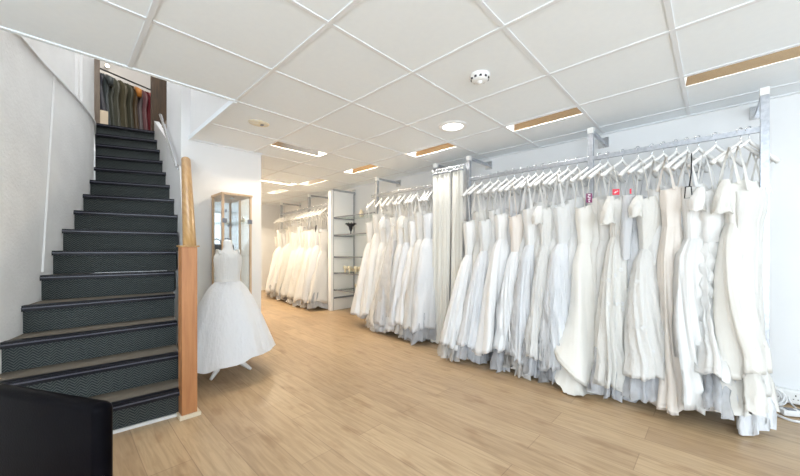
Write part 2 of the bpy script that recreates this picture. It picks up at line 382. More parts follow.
# ------------------------------------------------------------------ staircase
R = .185
Lp = {1: (-.50, 2.66), 2: (-.36, 2.885), 3: (-.235, 3.10), 4: (-.18, 3.34), 5: (-.10, 3.63), 6: (-.03, 3.81), 7: (.02, 3.99), 8: (.095, 4.23), 9: (.172, 4.47), 10: (.237, 4.71), 11: (.283, 4.96), 12: (.30, 5.18), 13: (.31, 5.40), 14: (.317, 5.62), 15: (.322, 5.83)}
Rp = {1: (.575, 2.575), 2: (.615, 2.80), 3: (.66, 3.07), 4: (.70, 3.33), 5: (.74, 3.54), 6: (.79, 3.71), 7: (.84, 3.87), 8: (.868, 4.03), 9: (.875, 4.20), 10: (.885, 4.44), 11: (.895, 4.68), 12: (.905, 4.92), 13: (.92, 5.15), 14: (.93, 5.385), 15: (.945, 5.625)}
st = thing('staircase', 'steep winding staircase in dark herringbone carpet with black nosings, climbing between white walls', 'staircase', (.1, 2.6, 0))
def loc(o): o.location = (-.1, -2.6, 0)
for k in range(1, 16):
    L, Rr = Vector((*Lp[k], 0)), Vector((*Rp[k], 0))
    d = (Rr-L).normalized(); back = Vector((-d.y, d.x, 0))
    if k < 15: L2, R2 = Vector((*Lp[k+1], 0)), Vector((*Rp[k+1], 0))
    else: L2, R2 = L+back*.12, Rr+back*.12
    i0 = back*.022
    bm = NB(); prism(bm, [(L+i0).xy, (Rr+i0).xy, (R2+i0*2).xy, (L2+i0*2).xy], R*(k-1) if k > 1 else .0, R*k-.002)
    sobj = obj('step', bm, M['carpet'], st); loc(sobj)
    bm = NB()
    p, q = L+back*.02, Rr+back*.02; z = R*k
    prism(bm, [(L).xy, (Rr).xy, (Rr+back*.055).xy, (L+back*.055).xy], z-.012, z+.003)
    prism(bm, [(L-back*.004).xy, (Rr-back*.004).xy, (Rr+back*.02).xy, (L+back*.02).xy], z-.036, z-.010)
    prism(bm, [(L-back*.007).xy, (Rr-back*.007).xy, (Rr+back*.0).xy, (L+back*.0).xy], z-.018, z-.011, 1)
    n = obj('nosing', bm, [M['rubber_nose'], M['nose_line']], sobj)
bm = NB(); L, Rr = Vector((*Lp[1], 0)), Vector((*Rp[1], 0)); prism(bm, [(-.50, 2.662), (.57, 2.577), (.57, 2.592), (-.50, 2.677)], 0, .030)
o = obj('base_strip', bm, M['trim'], st); loc(o)
# stringer on the right of the upper flight: sloping white half wall
bm = NB(); P = [(.889, 4.60), (.945, 5.66)]
prism(bm, [(.889, 4.60), (.945, 5.66), (1.0, 5.66), (.955, 4.60)], [1.6, 2.3, 2.3, 1.6], [2.40, 2.93, 2.93, 2.40]); o = obj('side_panel', bm, M['trim'], st); loc(o)
# white stringer strip down the left of the top steps
bm = NB(); prism(bm, [(.285, 4.96), (.298, 4.96), (.338, 5.84), (.318, 5.84)], [R*10, R*10, R*14, R*14], [R*12, R*12, R*15+.25, R*15+.25])
o = obj('stringer', bm, M['trim'], st); loc(o)

# balustrade
bl = thing('balustrade', 'orange pine newel post with a sloping pine handrail at the foot of the stairs', 'balustrade', (.61, 2.55, 0))
def bloc(o): o.location = (-.61, -2.55, 0)
bm = NB(); box(bm, .566, .656, 2.515, 2.605, .0, 1.137, .003); o = obj('newel_post', bm, M['pine'], bl); bloc(o)
bm = NB(); box(bm, .552, .674, 2.498, 2.612, 0, .032, .003); o = obj('plinth', bm, M['beige'], bl); bloc(o)
bm = NB(); box(bm, .556, .668, 2.508, 2.612, 1.137, 1.147, .002); o = obj('post_cap', bm, M['pine_rail'], bl); bloc(o)
bm = NB(); tube(bm, [(.625, 2.57, 1.10), (.63, 2.60, 1.17), (.90, 3.84, 2.02), (.90, 3.88, 2.03)], [.040, .040, .040, .034], 14); o = obj('handrail', bm, M['pine_rail'], bl, True); bloc(o)
bm = NB(); prism(bm, [(.598, 2.606), (.848, 3.86), (.895, 3.86), (.645, 2.606)], 0, [1.10, 1.96, 1.96, 1.10]); o = obj('side_panel', bm, M['trim'], bl); bloc(o)
tagp = o; o['label'] = 'white boarded panel'

hr = thing('wall_handrail', 'slim metal handrail fixed on the white wall beside the upper stair flight', 'handrail', (.83, 3.84, 1.2))
bm = NB(); A, B = Vector((.815, 3.80, 1.93)), Vector((.862, 4.80, 2.74)); tube(bm, [A, B], .016, 10); o = obj('rail', bm, M['chrome'], hr); o.location = (-.83, -3.84, -1.2)
for t in (.06, .9):
    p = A.lerp(B, t); bm = NB(); tube(bm, [p, p+Vector((.02, 0, -.05)), p+Vector((.06, 0, -.06))], .008); o = obj('bracket', bm, M['chrome'], hr); o.location = (-.83, -3.84, -1.2)

# ------------------------------------------------------------------ ceiling fittings
def recess(cx, cy, along, label, on=0.0, L=.60, W=.17):
    warm = (1, .84, .62) if cy > 2.5 else (.95, .93, .90)
    """recessed louvre light: dark slot lined with sloped satin reflectors"""
    t = thing('recessed_light', label, 'ceiling light', (cx, cy, CH), 0 if along == 'y' else PI/2, 'slot lights recessed in the tiled ceiling')
    # local: slot along local Y, the shell hangs flush from the tile
    bm = NB(); h = .072
    y0, y1 = -L/2, L/2; x0, x1 = -W/2, W/2
    def quad(a, b, c, d): bm.faces.new([bm.verts.new(v) for v in (a, b, c, d)])
    for s in (-1, 1):  # sloping side reflectors
        xe = x1*s
        quad((xe, y0, 0), (xe, y1, 0), (xe-s*.068, y1, h), (xe-s*.068, y0, h))
    o = obj('reflector', bm, M['mirror'], t)
    bm = NB(); quad((x0+.068, y0, h), (x1-.068, y0, h), (x1-.068, y1, h), (x0+.068, y1, h)); obj('diffuser', bm, M['tube'] if on else M['plastic'], t)
    for s in (-1, 1):
        bm = NB(); quad((x0, s*y1, 0), (x1, s*y1, 0), (x1-.068, s*(y1-.02), h), (x0+.068, s*(y1-.02), h)); obj('end_plate', bm, M['plastic'], t)
    bm = NB()
    for a in ((x0-.012, x0, y0-.012, y1+.012), (x1, x1+.012, y0-.012, y1+.012), (x0, x1, y0-.012, y0), (x0, x1, y1, y1+.012)): box(bm, a[0], a[1], a[2], a[3], -.004, .004)
    obj('frame', bm, M['plastic'], t)
    if on:
        l = bpy.data.lights.new('lamp', 'AREA'); l.shape = 'RECTANGLE'; l.size = .03; l.size_y = .5; l.energy = on; l.color = warm
        lo = bpy.data.objects.new('lamp', l); COL.objects.link(lo); lo.parent = t; lo.location = (0, 0, h-.006)
    return (cx, cy, L, W, along)
FX = [recess(2.953, -.15, 'y', 'recessed slot light nearest the shopfront, at the top right corner of the photo', .5),
      recess(2.953, 1.096, 'y', 'recessed slot light with brown glint above the middle of the long gown rack', 2.5),
      recess(2.953, 2.344, 'y', 'recessed slot light above the cream curtain', 4),
      recess(2.953, 3.592, 'y', 'recessed slot light above the middle gown rack', 5),
      recess(2.953, 4.84, 'y', 'recessed slot light above the white shelf panel', 2),
      recess(2.953, 6.09, 'y', 'recessed slot light above the far gown rack', 1.5),
      recess(1.902, 3.39, 'x', 'crosswise recessed slot light near the corner of the white partition', 7),
      recess(2.536, 5.26, 'x', 'crosswise recessed slot light deep in the shop, nearer one', 17),
      recess(2.536, 7.13, 'x', 'crosswise recessed slot light closest to the far wall', 19)]
# cut the slots through the ceiling slab and the bars: boolean with boxes built in mesh code
cut = NB()
for cx, cy, L, W, al in FX:
    a, b = (W/2, L/2) if al == 'y' else (L/2, W/2)
    box(cut, cx-a, cx+a, cy-b, cy+b, CH-.05, CH+.2)
cm = bpy.data.meshes.new('cutter'); cut.to_mesh(cm); cut.free(); co = bpy.data.objects.new('cutter', cm); COL.objects.link(co)
for o in (ceil,):
    md = o.modifiers.new('slots', 'BOOLEAN'); md.operation = 'DIFFERENCE'; md.object = co; md.solver = 'EXACT'
dg = bpy.context.evaluated_depsgraph_get(); dg.update()
for o in (ceil,):
    nm = bpy.data.meshes.new_from_object(o.evaluated_get(dg)); o.modifiers.clear(); o.data = nm
bpy.data.objects.remove(co)

t = thing('downlight', 'round white downlight glowing in a ceiling tile', 'ceiling light', (2.523, 1.743, CH))
bm = NB(); lathe(bm, [(.095, .0), (.098, -.012), (.128, -.008), (.132, .001)], 40); obj('bezel', bm, M['plastic'], t, True)
bm = NB(); bmesh.ops.create_circle(bm, cap_ends=True, radius=.097, segments=40); obj('lens', bm, M['downlight'], t, loc=(0, 0, -.003))
t = thing('smoke_detector', 'small white dome smoke detector on a ceiling tile', 'smoke detector', (1.914, 1.11, CH))
bm = NB(); lathe(bm, [(.062, 0), (.062, -.012), (.056, -.018), (.052, -.034), (.036, -.042), (.001, -.043)], 32); obj('housing', bm, M['plastic'], t, True)
bm = NB()
for i in range(10):
    a = 2*PI*i/10; c, s = math.cos(a), math.sin(a); box(bm, .0505*c-.007, .0505*c+.007, .0505*s-.007, .0505*s+.007, -.032, -.021)
obj('vent', bm, M['dark'], t)
bm = NB(); lathe(bm, [(.018, -.043), (.014, -.056), (.001, -.058)], 16); obj('sensor', bm, M['plastic'], t, True)
t = thing('ceiling_plate', 'yellowed oval cover plate on the ceiling near the stairwell', 'cover plate', (1.2575, 2.96, CH))
bm = NB(); lathe(bm, [(.092, 0), (.086, -.008), (.03, -.011), (.001, -.011)], 28); o = obj('cover', bm, M['ceil_rose'], t, True); o.scale = (1, .8, 1)
bm = NB(); box(bm, .015, .038, -.02, .012, -.016, -.010); obj('latch', bm, M['clipgrey'], t)
t = thing('spotlight', 'small warm spotlight high on the upstairs wall above the coloured gowns', 'wall light', (.68, 8.62, 4.74))
bm = NB(); box(bm, -.03, .03, -.02, 0, -.03, .03, .004); tube(bm, [(0, -.02, 0), (0, -.06, 0)], .008, 8); obj('bracket', bm, M['plastic'], t)
bm = NB(); tube(bm, [(0, -.05, .03), (0, -.09, -.01), (0, -.12, -.04)], [.02, .03, .038], 14); obj('shade', bm, M['plastic'], t, True)
bm = NB(); bmesh.ops.create_uvsphere(bm, u_segments=12, v_segments=8, radius=.03); obj('lamp', bm, M['spot'], t, True, (0, -.125, -.045))

# ------------------------------------------------------------------ garment racks
RX, RZ = 3.25, 1.922
def rack(label, posts, wallx, rx=lambda y: RX, railspan=None):
    t = thing('garment_rack', label, 'garment rack', (rx(posts[0]), posts[0], FZ(posts[0])))
    ox, oy, oz = t.location
    def put(n, bm, m, sm=False):
        o = obj(n, bm, m, t, sm); o.location = (-ox, -oy, -oz); return o
    for y in posts:
        x = rx(y); bm = NB(); box(bm, x-.021, x+.021, y-.021, y+.021, FZ(y), 2.14, .002); put('post', bm, M['steel'])
        bm = NB(); box(bm, x-.0225, x+.0225, y-.0225, y+.0225, 2.14, 2.19, .001); put('post_cap', bm, M['plastic'])
        bm = NB(); box(bm, x+.02, wallx(y)-.01, y-.013, y+.013, 2.155, 2.185, .002); put('wall_arm', bm, M['steel'])
        bm = NB(); box(bm, wallx(y)-.014, wallx(y), y-.045, y+.045, 2.12, 2.22, .003); put('wall_plate', bm, M['chrome'])
    a, b = railspan or (posts[0], posts[-1])
    bm = NB(); bar(bm, (rx(a)-.0, a, RZ), (rx(b), b, RZ), .022, .04, .003)
    for i in range(0):
        y = a+.3+i*.5
        if y < b: box(bm, rx(y)-.014, rx(y)+.014, y-.03, y+.03, RZ-.024, RZ+.024, .002)
    put('rail', bm, M['steel'])
    return t
wx = lambda y: 3.717 if y <= 4.7 else 3.717+(y-4.7)*.098
rxf = lambda y: RX if y <= 4.7 else RX+(y-4.7)*.098
rack('long galvanised wall-mounted rack with three posts nearest the camera', [-.237, .789, 2.026], wx)
rack('galvanised wall-mounted rack with two posts between the shelves and the cream curtain', [2.50, 3.58], wx, railspan=(2.50, 3.70))
rack('far galvanised wall-mounted rack behind the white shelf panel', [5.6, 7.0], wx, rxf, (4.76, 7.0))

# hangers
def hanger_tree():
    t = thing('clothes_hanger', 'x', 'hanger')
    bm = NB()  # origin = point where the hook touches the rail top (z = 0)
    pts = [(.02*math.cos(a), 0, -.021+.022*math.sin(a)+.004) for a in [math.radians(d) for d in range(200, -91, -20)]]
    pts = [(-.0, 0, 0)]
    hk = [(-.021, 0, -.02)] + [(.021*math.cos(math.radians(d)), 0, -.012+.021*math.sin(math.radians(d))) for d in (180, 150, 120, 90, 60, 30, 0, -30)] + [(.004, 0, -.045), (0, 0, -.095)]
    tube(bm, hk, .0035, 6); obj('hook', bm, M['chrome'], t, True)
    bm = NB()
    arm = []
    for i in range(-8, 9):
        u = i/8; arm.append((u*.195, 0, -.095 - .135*abs(u)**1.1 + (.012 if i == 0 else 0)))
    tube(bm, arm, [.010+.007*abs(i/8) for i in range(-8, 9)], 8)
    obj('arms', bm, M['hanger'], t, True)
    return t
HP = hanger_tree(); used = []
def hang(x, y, yaw, label, group, tilt=0):
    h = HP if not used else copy_tree(HP)
    used.append(1)
    h.location = (x, y, RZ+.024); h.rotation_euler = (0, tilt, yaw); h['label'] = label; h['group'] = group
    return h

# ------------------------------------------------------------------ gowns
def ringpt(cx, cy, a, b, th, dn):
    c, s = math.cos(th), math.sin(th)
    nx, ny = c*b, s*a; l = math.hypot(nx, ny) or 1
    return cx + a*c + dn*nx/l, cy + b*s + dn*ny/l
def gown(x, y, label, group, top=1.52, hem=.15, ax=.34, by=.14, yaw=0., kind='aline', skirt='satin_ivory', bod=None, lean=.10,
         pleat=.018, nple=13, seed=1, slant=0., under=None, uhem=.06, sleeve=None, straps=True, sash=None, applique=False, ruche=False,
         n=84, detail=True, hipx=None, zfloor=None, drop=None, vneck=False, ylean=0., slanty=0.):
    by *= 1.15; pleat *= 1.35
    rd = random.Random(seed)
    z0 = FZ(y) if zfloor is None else zfloor
    t = thing('wedding_gown', label, 'wedding dress', (x, y, z0), yaw, group)
    top -= z0; 
    top += rd.uniform(-.045, .02); waist = top-rd.uniform(.26, .40); H = hem
    wxb, wyb = .140, .066; wwx, wwy = .112, .058
    prof = {  # fraction of waist->hem : (fraction of width growth)
        'aline': [(0, 0), (.1, .22), (.4, .52), (.7, .77), (1, 1)],
        'ball': [(0, 0), (.08, .28), (.25, .46), (.55, .72), (1, 1)],
        'mermaid': [(0, 0), (.18, .18), (.5, .24), (.7, .42), (.85, .68), (1, 1)],
        'sheath': [(0, 0), (.12, .4), (.6, .72), (1, 1)]}[kind]
    ph = [(rd.choice([3, 5, 6]), rd.uniform(0, 6.3), .55), (nple, rd.uniform(0, 6.3), 1.0), (nple*2-3, rd.uniform(0, 6.3), .5), (nple*3+1, rd.uniform(0, 6.3), .22)]
    def fold(th, tt, amp):
        v = 0; th = th + .10*math.sin(2*th+seed+tt*2.2)
        for (k, p, a) in ph:
            s = math.sin(k*th + p + .5*math.sin(3*tt+p)); v += a*(1-abs(s)*1.6 if k > 6 else s)
        return amp*v*1.0
    def section(tt, z, extra=0, am=1.0, hw=1.0):
        g = interp(tt, prof)
        a = wwx + (ax-wwx)*g; b = wwy + (by-wwy)*g
        rings = []
        for j in range(n):
            th = 2*PI*j/n
            f = fold(th, tt, pleat*am*min(1, .12+tt*1.1))
            if ruche: f += .012*math.sin(z*55 + 3*math.sin(th*2+seed)) * (1 if tt < .6 else .4)
            px, py = ringpt(-lean*tt**1.2, ylean*tt, a+extra, b+extra*.6, th, f)
            ar = -yaw*min(1, tt*1.15); px, py = px*math.cos(ar)-py*math.sin(ar), px*math.sin(ar)+py*math.cos(ar)
            zz = z
            if tt > .6:
                e = (tt-.6)/.4
                zz = z - e*e*slant*(math.cos(th)) + e*slanty*math.sin(th) + e*e*.028*math.sin(2*th+seed*1.7) + e*.012*math.sin(5*th+seed) + e*.008*math.sin(nple*th+ph[1][1])
            rings.append((px, py, max(zz, .012)))
        return rings
    def loft(name, rings, m, parent, closed=True, smooth=True):
        bm = NB(); rv = [[bm.verts.new(p) for p in r] for r in rings]; k = len(rings[0])
        for i in range(len(rv)-1):
            for j in range(k if closed else k-1):
                bm.faces.new([rv[i][j], rv[i+1][j], rv[i+1][(j+1) % k], rv[i][(j+1) % k]])
        return obj(name, bm, m, parent, smooth)
    # bodice
    rr = []; NBd = 8
    for i in range(NBd+1):
        u = i/NBd; z = top-(top-waist)*u
        a = wxb + (wwx-wxb)*u**.8; b = wyb*(1+.25*math.sin(PI*min(1, u*1.6))) + (wwy-wyb)*u
        ring = []
        for j in range(n):
            th = 2*PI*j/n; c, s = math.cos(th), math.sin(th)
            zz = z
            if i < 4:
                e = 1-i/4
                zz += e*(.018*math.cos(2*th)*(-1) + (-.045 if vneck else -.02)*max(0, 1-abs(c)*2.6))
            ring.append((*ringpt(0, 0, a, b, th, fold(th, 0, pleat*.12*u) + .002*math.sin(8*th) + (.008*math.sin(z*90+th*2) if ruche else 0)), zz))
        rr.append(ring)
    bmat = CL[bod or skirt]
    loft('bodice', rr, bmat, t)
    # skirt
    NS = 26 if detail else 14; rr = []
    for i in range(NS+1):
        tt = i/NS; rr.append(section(tt, waist-(waist-H)*tt))
    # hem turned in
    last = rr[-1]; cx = sum(p[0] for p in last)/n; cy = sum(p[1] for p in last)/n
    rr.append([(cx+(p[0]-cx)*.985, cy+(p[1]-cy)*.985, p[2]+.001) for p in last]); rr.append([(cx+(p[0]-cx)*.97, cy+(p[1]-cy)*.97, p[2]+.03) for p in last])
    sk = loft('skirt', rr, CL[skirt], t)
    if applique:      # raised flower lace motifs sewn over the skirt
        bm = NB(); bm.from_mesh(sk.data); sk.data.materials.append(CL['lace_white'])
        for q in range(30):
            i = rd.randrange(6, NS-1); j = rd.randrange(n); p = Vector(rr[i][j])
            nn = Vector((p.x+lean*.5, p.y*2.2, 0)).normalized(); s = nn.cross(Vector((0, 0, 1)))
            for e in range(5):
                a = 2*PI*e/5+q; c0 = p + nn*.004 + (s*math.cos(a)+Vector((0, 0, 1))*math.sin(a))*.011
                vs = [bm.verts.new(c0 + (s*math.cos(b)+Vector((0, 0, 1))*math.sin(b))*.009 + nn*.002*math.cos(2*b)) for b in [2*PI*w/6 for w in range(6)]]
                f = bm.faces.new(vs); f.material_index = 1
        bm.to_mesh(sk.data); bm.free()
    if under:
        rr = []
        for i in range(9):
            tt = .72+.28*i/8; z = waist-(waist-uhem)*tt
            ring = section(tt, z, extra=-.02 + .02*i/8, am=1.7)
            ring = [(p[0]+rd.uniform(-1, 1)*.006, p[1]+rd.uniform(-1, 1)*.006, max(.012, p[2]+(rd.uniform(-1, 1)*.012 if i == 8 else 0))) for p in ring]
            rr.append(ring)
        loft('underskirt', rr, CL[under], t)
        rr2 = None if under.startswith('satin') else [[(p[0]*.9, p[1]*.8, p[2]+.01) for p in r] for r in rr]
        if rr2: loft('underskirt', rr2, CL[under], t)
    if straps:
        for s in (-1, 1):
            bm = NB(); xs = s*.10
            zt = RZ-.115-z0 if drop is None else top+drop
            tube(bm, [(xs*1.1, .05, top-.02), (xs*1.15, .03, (top+zt)/2+.01), (xs*1.15, 0, zt), (xs*1.15, -.03, (top+zt)/2+.01), (xs*1.1, -.05, top-.02)], .004, 5)
            obj('strap', bm, bmat, t, True)
    else:
        for s in (-1, 1):
            bm = NB(); zt = RZ-.12-z0; xs = s*.115
            vs = []
            for (dx0, yy, zz, hw) in ((0, .055, top-.02, .022), (0, .03, (top+zt)/2, .012), (0, 0, zt+.006, .010), (0, -.03, (top+zt)/2, .012), (0, -.055, top-.02, .022)):
                vs.append((bm.verts.new((xs-hw, yy, zz)), bm.verts.new((xs+hw, yy, zz))))
            for a, b in zip(vs, vs[1:]): bm.faces.new([a[0], a[1], b[1], b[0]])
            obj('shoulder_panel', bm, bmat, t, True)
    if sleeve:
        Ls = {'cap': .16, 'ruffle': .22, 'long': .5}[sleeve]
        for s in (-1, 1):
            rr = []
            for i in range(9):
                u = i/8; cx = s*(.145+.04*math.sin(u*PI*.6)); z = top+.015-Ls*u
                rad = {'cap': .026+.022*math.sin(u*2.4), 'ruffle': .026+.028*u**.6, 'long': .05-.012*u}[sleeve]
                rr.append([(*ringpt(cx, 0, rad, rad*.8, 2*PI*j/20, (.012 if sleeve != 'long' else .004)*math.sin(5*2*PI*j/20+i*.6)*u), z+.012*math.sin(3*2*PI*j/20)*u) for j in range(20)])
            loft('sleeve', rr, CL[bod or skirt] if sleeve != 'ruffle' else CL['lace_ivory'], t)
    if sash:
        rr = [[(*ringpt(0, 0, wwx+.008+.004*math.sin(i*PI/3), wwy+.008, 2*PI*j/n, .004), waist+.03-.055*i/3) for j in range(n)] for i in range(4)]
        loft('sash', rr, CL[sash], t)
    return t

G1 = 'gowns on the long front rack'
Gn = 'gowns on the long front rack'
YA = .22   # a small common twist of the hangers
# y, kwargs -- the gowns that show
front = [
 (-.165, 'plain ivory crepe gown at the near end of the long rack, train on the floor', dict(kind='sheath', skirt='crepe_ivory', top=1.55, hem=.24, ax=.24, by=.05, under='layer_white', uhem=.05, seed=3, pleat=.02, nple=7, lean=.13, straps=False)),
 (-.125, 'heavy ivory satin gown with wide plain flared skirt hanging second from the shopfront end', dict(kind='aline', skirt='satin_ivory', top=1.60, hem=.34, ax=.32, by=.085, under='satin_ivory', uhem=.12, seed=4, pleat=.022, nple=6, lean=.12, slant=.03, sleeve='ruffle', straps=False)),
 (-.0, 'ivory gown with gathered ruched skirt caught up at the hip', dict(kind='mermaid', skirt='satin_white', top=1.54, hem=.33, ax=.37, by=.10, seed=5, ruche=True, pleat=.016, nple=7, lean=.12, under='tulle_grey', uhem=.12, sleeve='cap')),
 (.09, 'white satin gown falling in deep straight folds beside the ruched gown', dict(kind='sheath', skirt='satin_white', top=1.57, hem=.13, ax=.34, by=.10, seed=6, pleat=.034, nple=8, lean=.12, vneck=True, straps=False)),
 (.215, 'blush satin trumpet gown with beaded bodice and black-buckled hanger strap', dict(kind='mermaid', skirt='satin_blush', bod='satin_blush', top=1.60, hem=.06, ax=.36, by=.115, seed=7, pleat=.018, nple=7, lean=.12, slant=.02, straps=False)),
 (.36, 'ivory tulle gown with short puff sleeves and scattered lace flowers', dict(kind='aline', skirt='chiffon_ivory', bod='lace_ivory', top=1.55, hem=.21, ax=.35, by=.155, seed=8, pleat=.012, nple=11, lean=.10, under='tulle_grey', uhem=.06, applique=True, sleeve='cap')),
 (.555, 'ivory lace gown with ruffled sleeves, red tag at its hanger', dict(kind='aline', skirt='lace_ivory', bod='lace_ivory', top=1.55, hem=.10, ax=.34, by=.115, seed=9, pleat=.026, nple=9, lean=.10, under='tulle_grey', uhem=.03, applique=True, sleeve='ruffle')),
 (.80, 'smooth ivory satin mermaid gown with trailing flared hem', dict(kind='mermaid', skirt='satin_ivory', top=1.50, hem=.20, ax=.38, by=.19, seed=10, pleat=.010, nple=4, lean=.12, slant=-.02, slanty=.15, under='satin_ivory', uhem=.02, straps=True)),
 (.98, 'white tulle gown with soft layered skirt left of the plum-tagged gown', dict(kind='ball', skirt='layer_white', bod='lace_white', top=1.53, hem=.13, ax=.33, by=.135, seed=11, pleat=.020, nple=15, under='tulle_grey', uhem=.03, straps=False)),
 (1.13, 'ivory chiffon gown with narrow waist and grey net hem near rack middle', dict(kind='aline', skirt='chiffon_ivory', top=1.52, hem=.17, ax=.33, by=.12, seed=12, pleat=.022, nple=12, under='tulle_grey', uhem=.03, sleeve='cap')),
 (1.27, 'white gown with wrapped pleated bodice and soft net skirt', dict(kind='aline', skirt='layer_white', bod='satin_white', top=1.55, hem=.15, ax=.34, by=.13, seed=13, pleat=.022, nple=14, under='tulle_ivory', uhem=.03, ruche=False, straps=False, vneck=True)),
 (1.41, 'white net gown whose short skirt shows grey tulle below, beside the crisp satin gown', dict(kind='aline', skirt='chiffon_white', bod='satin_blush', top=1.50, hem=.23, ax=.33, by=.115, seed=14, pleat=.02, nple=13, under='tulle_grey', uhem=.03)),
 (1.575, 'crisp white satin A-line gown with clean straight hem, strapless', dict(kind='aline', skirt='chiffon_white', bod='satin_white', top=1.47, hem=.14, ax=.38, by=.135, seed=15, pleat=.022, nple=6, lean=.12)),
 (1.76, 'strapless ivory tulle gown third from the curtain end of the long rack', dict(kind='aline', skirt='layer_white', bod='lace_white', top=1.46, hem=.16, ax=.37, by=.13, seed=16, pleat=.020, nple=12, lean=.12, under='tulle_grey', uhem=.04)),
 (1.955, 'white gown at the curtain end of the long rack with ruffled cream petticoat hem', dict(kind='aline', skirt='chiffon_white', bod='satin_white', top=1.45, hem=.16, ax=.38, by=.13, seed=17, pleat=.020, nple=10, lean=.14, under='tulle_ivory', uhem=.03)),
]
for y, lab, kw in front:
    yw = -(.72-.24*y)+random.uniform(-.1, .1)
    gown(RX-.03, y, lab, Gn, yaw=yw*.62, **kw)
    hang(RX, y, yw+random.uniform(-.08, .08), 'white hanger holding the ' + ' '.join(lab.split()[:12]), 'white hangers on the long front rack', random.uniform(-.04, .04))
# gowns half hidden between the others
fill = [(.15, 'sheath', 'lace_grey', 'silver-grey beaded gown squeezed behind the blush satin gown'), (.29, 'sheath', 'satin_white', 'narrow white gown half hidden right of the lace-flower tulle gown'),
        (.45, 'sheath', 'lace_grey', 'grey-white lace gown with long sleeve glimpsed between the puff-sleeved and ruffled gowns'), (.66, 'sheath', 'chiffon_ivory', 'slim ivory gown tucked behind the plum-tagged satin gown'),
        (.72, 'sheath', 'lace_ivory', 'ivory beaded lace gown wedged behind the middle rack post'), (.90, 'sheath', 'lace_white', 'white lace gown partly hidden left of the rack middle post'),
        (1.055, 'sheath', 'satin_white', 'white gown with shiny bodice tucked between two net gowns'), (1.20, 'sheath', 'chiffon_ivory', 'narrow ivory gown behind the narrow-waist chiffon gown'),
        (1.34, 'sheath', 'lace_white', 'beaded white gown partly covered by the short net gown'), (1.49, 'sheath', 'lace_grey', 'pale grey lace gown just right of the crisp satin gown'),
        (1.67, 'sheath', 'satin_white', 'narrow white satin gown just left of the crisp satin gown'), (1.86, 'sheath', 'lace_ivory', 'ivory lace gown second from the curtain end, half covered')]
for i, (y, kd, sk, lab) in enumerate(fill):
    yw = -(.72-.24*y)+random.uniform(-.15, .15)
    gown(RX+.03, y, lab, Gn, yaw=yw*.6, kind=kd, skirt=sk, top=random.uniform(1.52, 1.62), hem=.2, ax=.24, by=.09, seed=40+i, pleat=.02, nple=9, lean=.03, n=40, detail=False,
         straps=i % 2 == 0, sleeve='long' if i in (2,) else None)
    hang(RX, y, yw+random.uniform(-.08, .08), 'white hanger holding the ' + ' '.join(lab.split()[:12]), 'white hangers on the long front rack', random.uniform(-.04, .04))

# tags on hangers
def swing_tag(x, y, z, wd, ht, m, label, marks):
    t = thing('hang_tag', label, 'tag', (x, y, z), -PI/2+.6)
    bm = NB(); box(bm, -wd/2, wd/2, -.001, .001, 0, ht, 0); obj('card', bm, m, t)
    bm = NB()
    for (a, b, c, d) in marks: box(bm, a*wd, b*wd, -.0022, -.0012, c*ht, d*ht)
    obj('print', bm, M['card_white'], t)
    bm = NB(); tube(bm, [(0, 0, ht), (.005, .004, ht+.05)], .0012, 5); obj('string', bm, M['cable'], t)
swing_tag(2.975, .735, 1.50, .045, .075, M['purple'], 'plum swing tag with pale lettering on the ivory mermaid gown',
          [(-.2, .2, .80, .9), (-.22, .22, .55, .62), (-.22, -.1, .62, .72), (-.05, .22, .46, .5), (-.2, .2, .34, .40), (-.2, .1, .25, .29), (-.12, .12, .1, .18)])
swing_tag(3.0, .555, 1.545, .05, .045, M['red'], 'red swing tag with white script above the ruffle-sleeved lace gown',
          [(-.3, -.1, .3, .42), (-.12, -.04, .3, .62), (-.02, .12, .42, .56), (.12, .3, .55, .7)])
swing_tag(3.09, .475, 1.555, .012, .04, M['red'], 'small red tag seen edge-on beside the silver lace sleeve', [])
# black lingerie strap loop with buckle by the blush gown
bm = NB(); tube(bm, [(3.10, .12, 1.80), (3.07, .12, 1.66), (3.06, .13, 1.56)], .004, 6); tube(bm, [(3.05, .12, 1.56), (3.05, .15, 1.56), (3.05, .155, 1.48), (3.05, .115, 1.48), (3.05, .12, 1.56)], .004, 6)
tag(obj('strap_loop', bm, M['dark'], None, True), 'black looped strap hanging from a hanger beside the blush satin gown', 'strap')

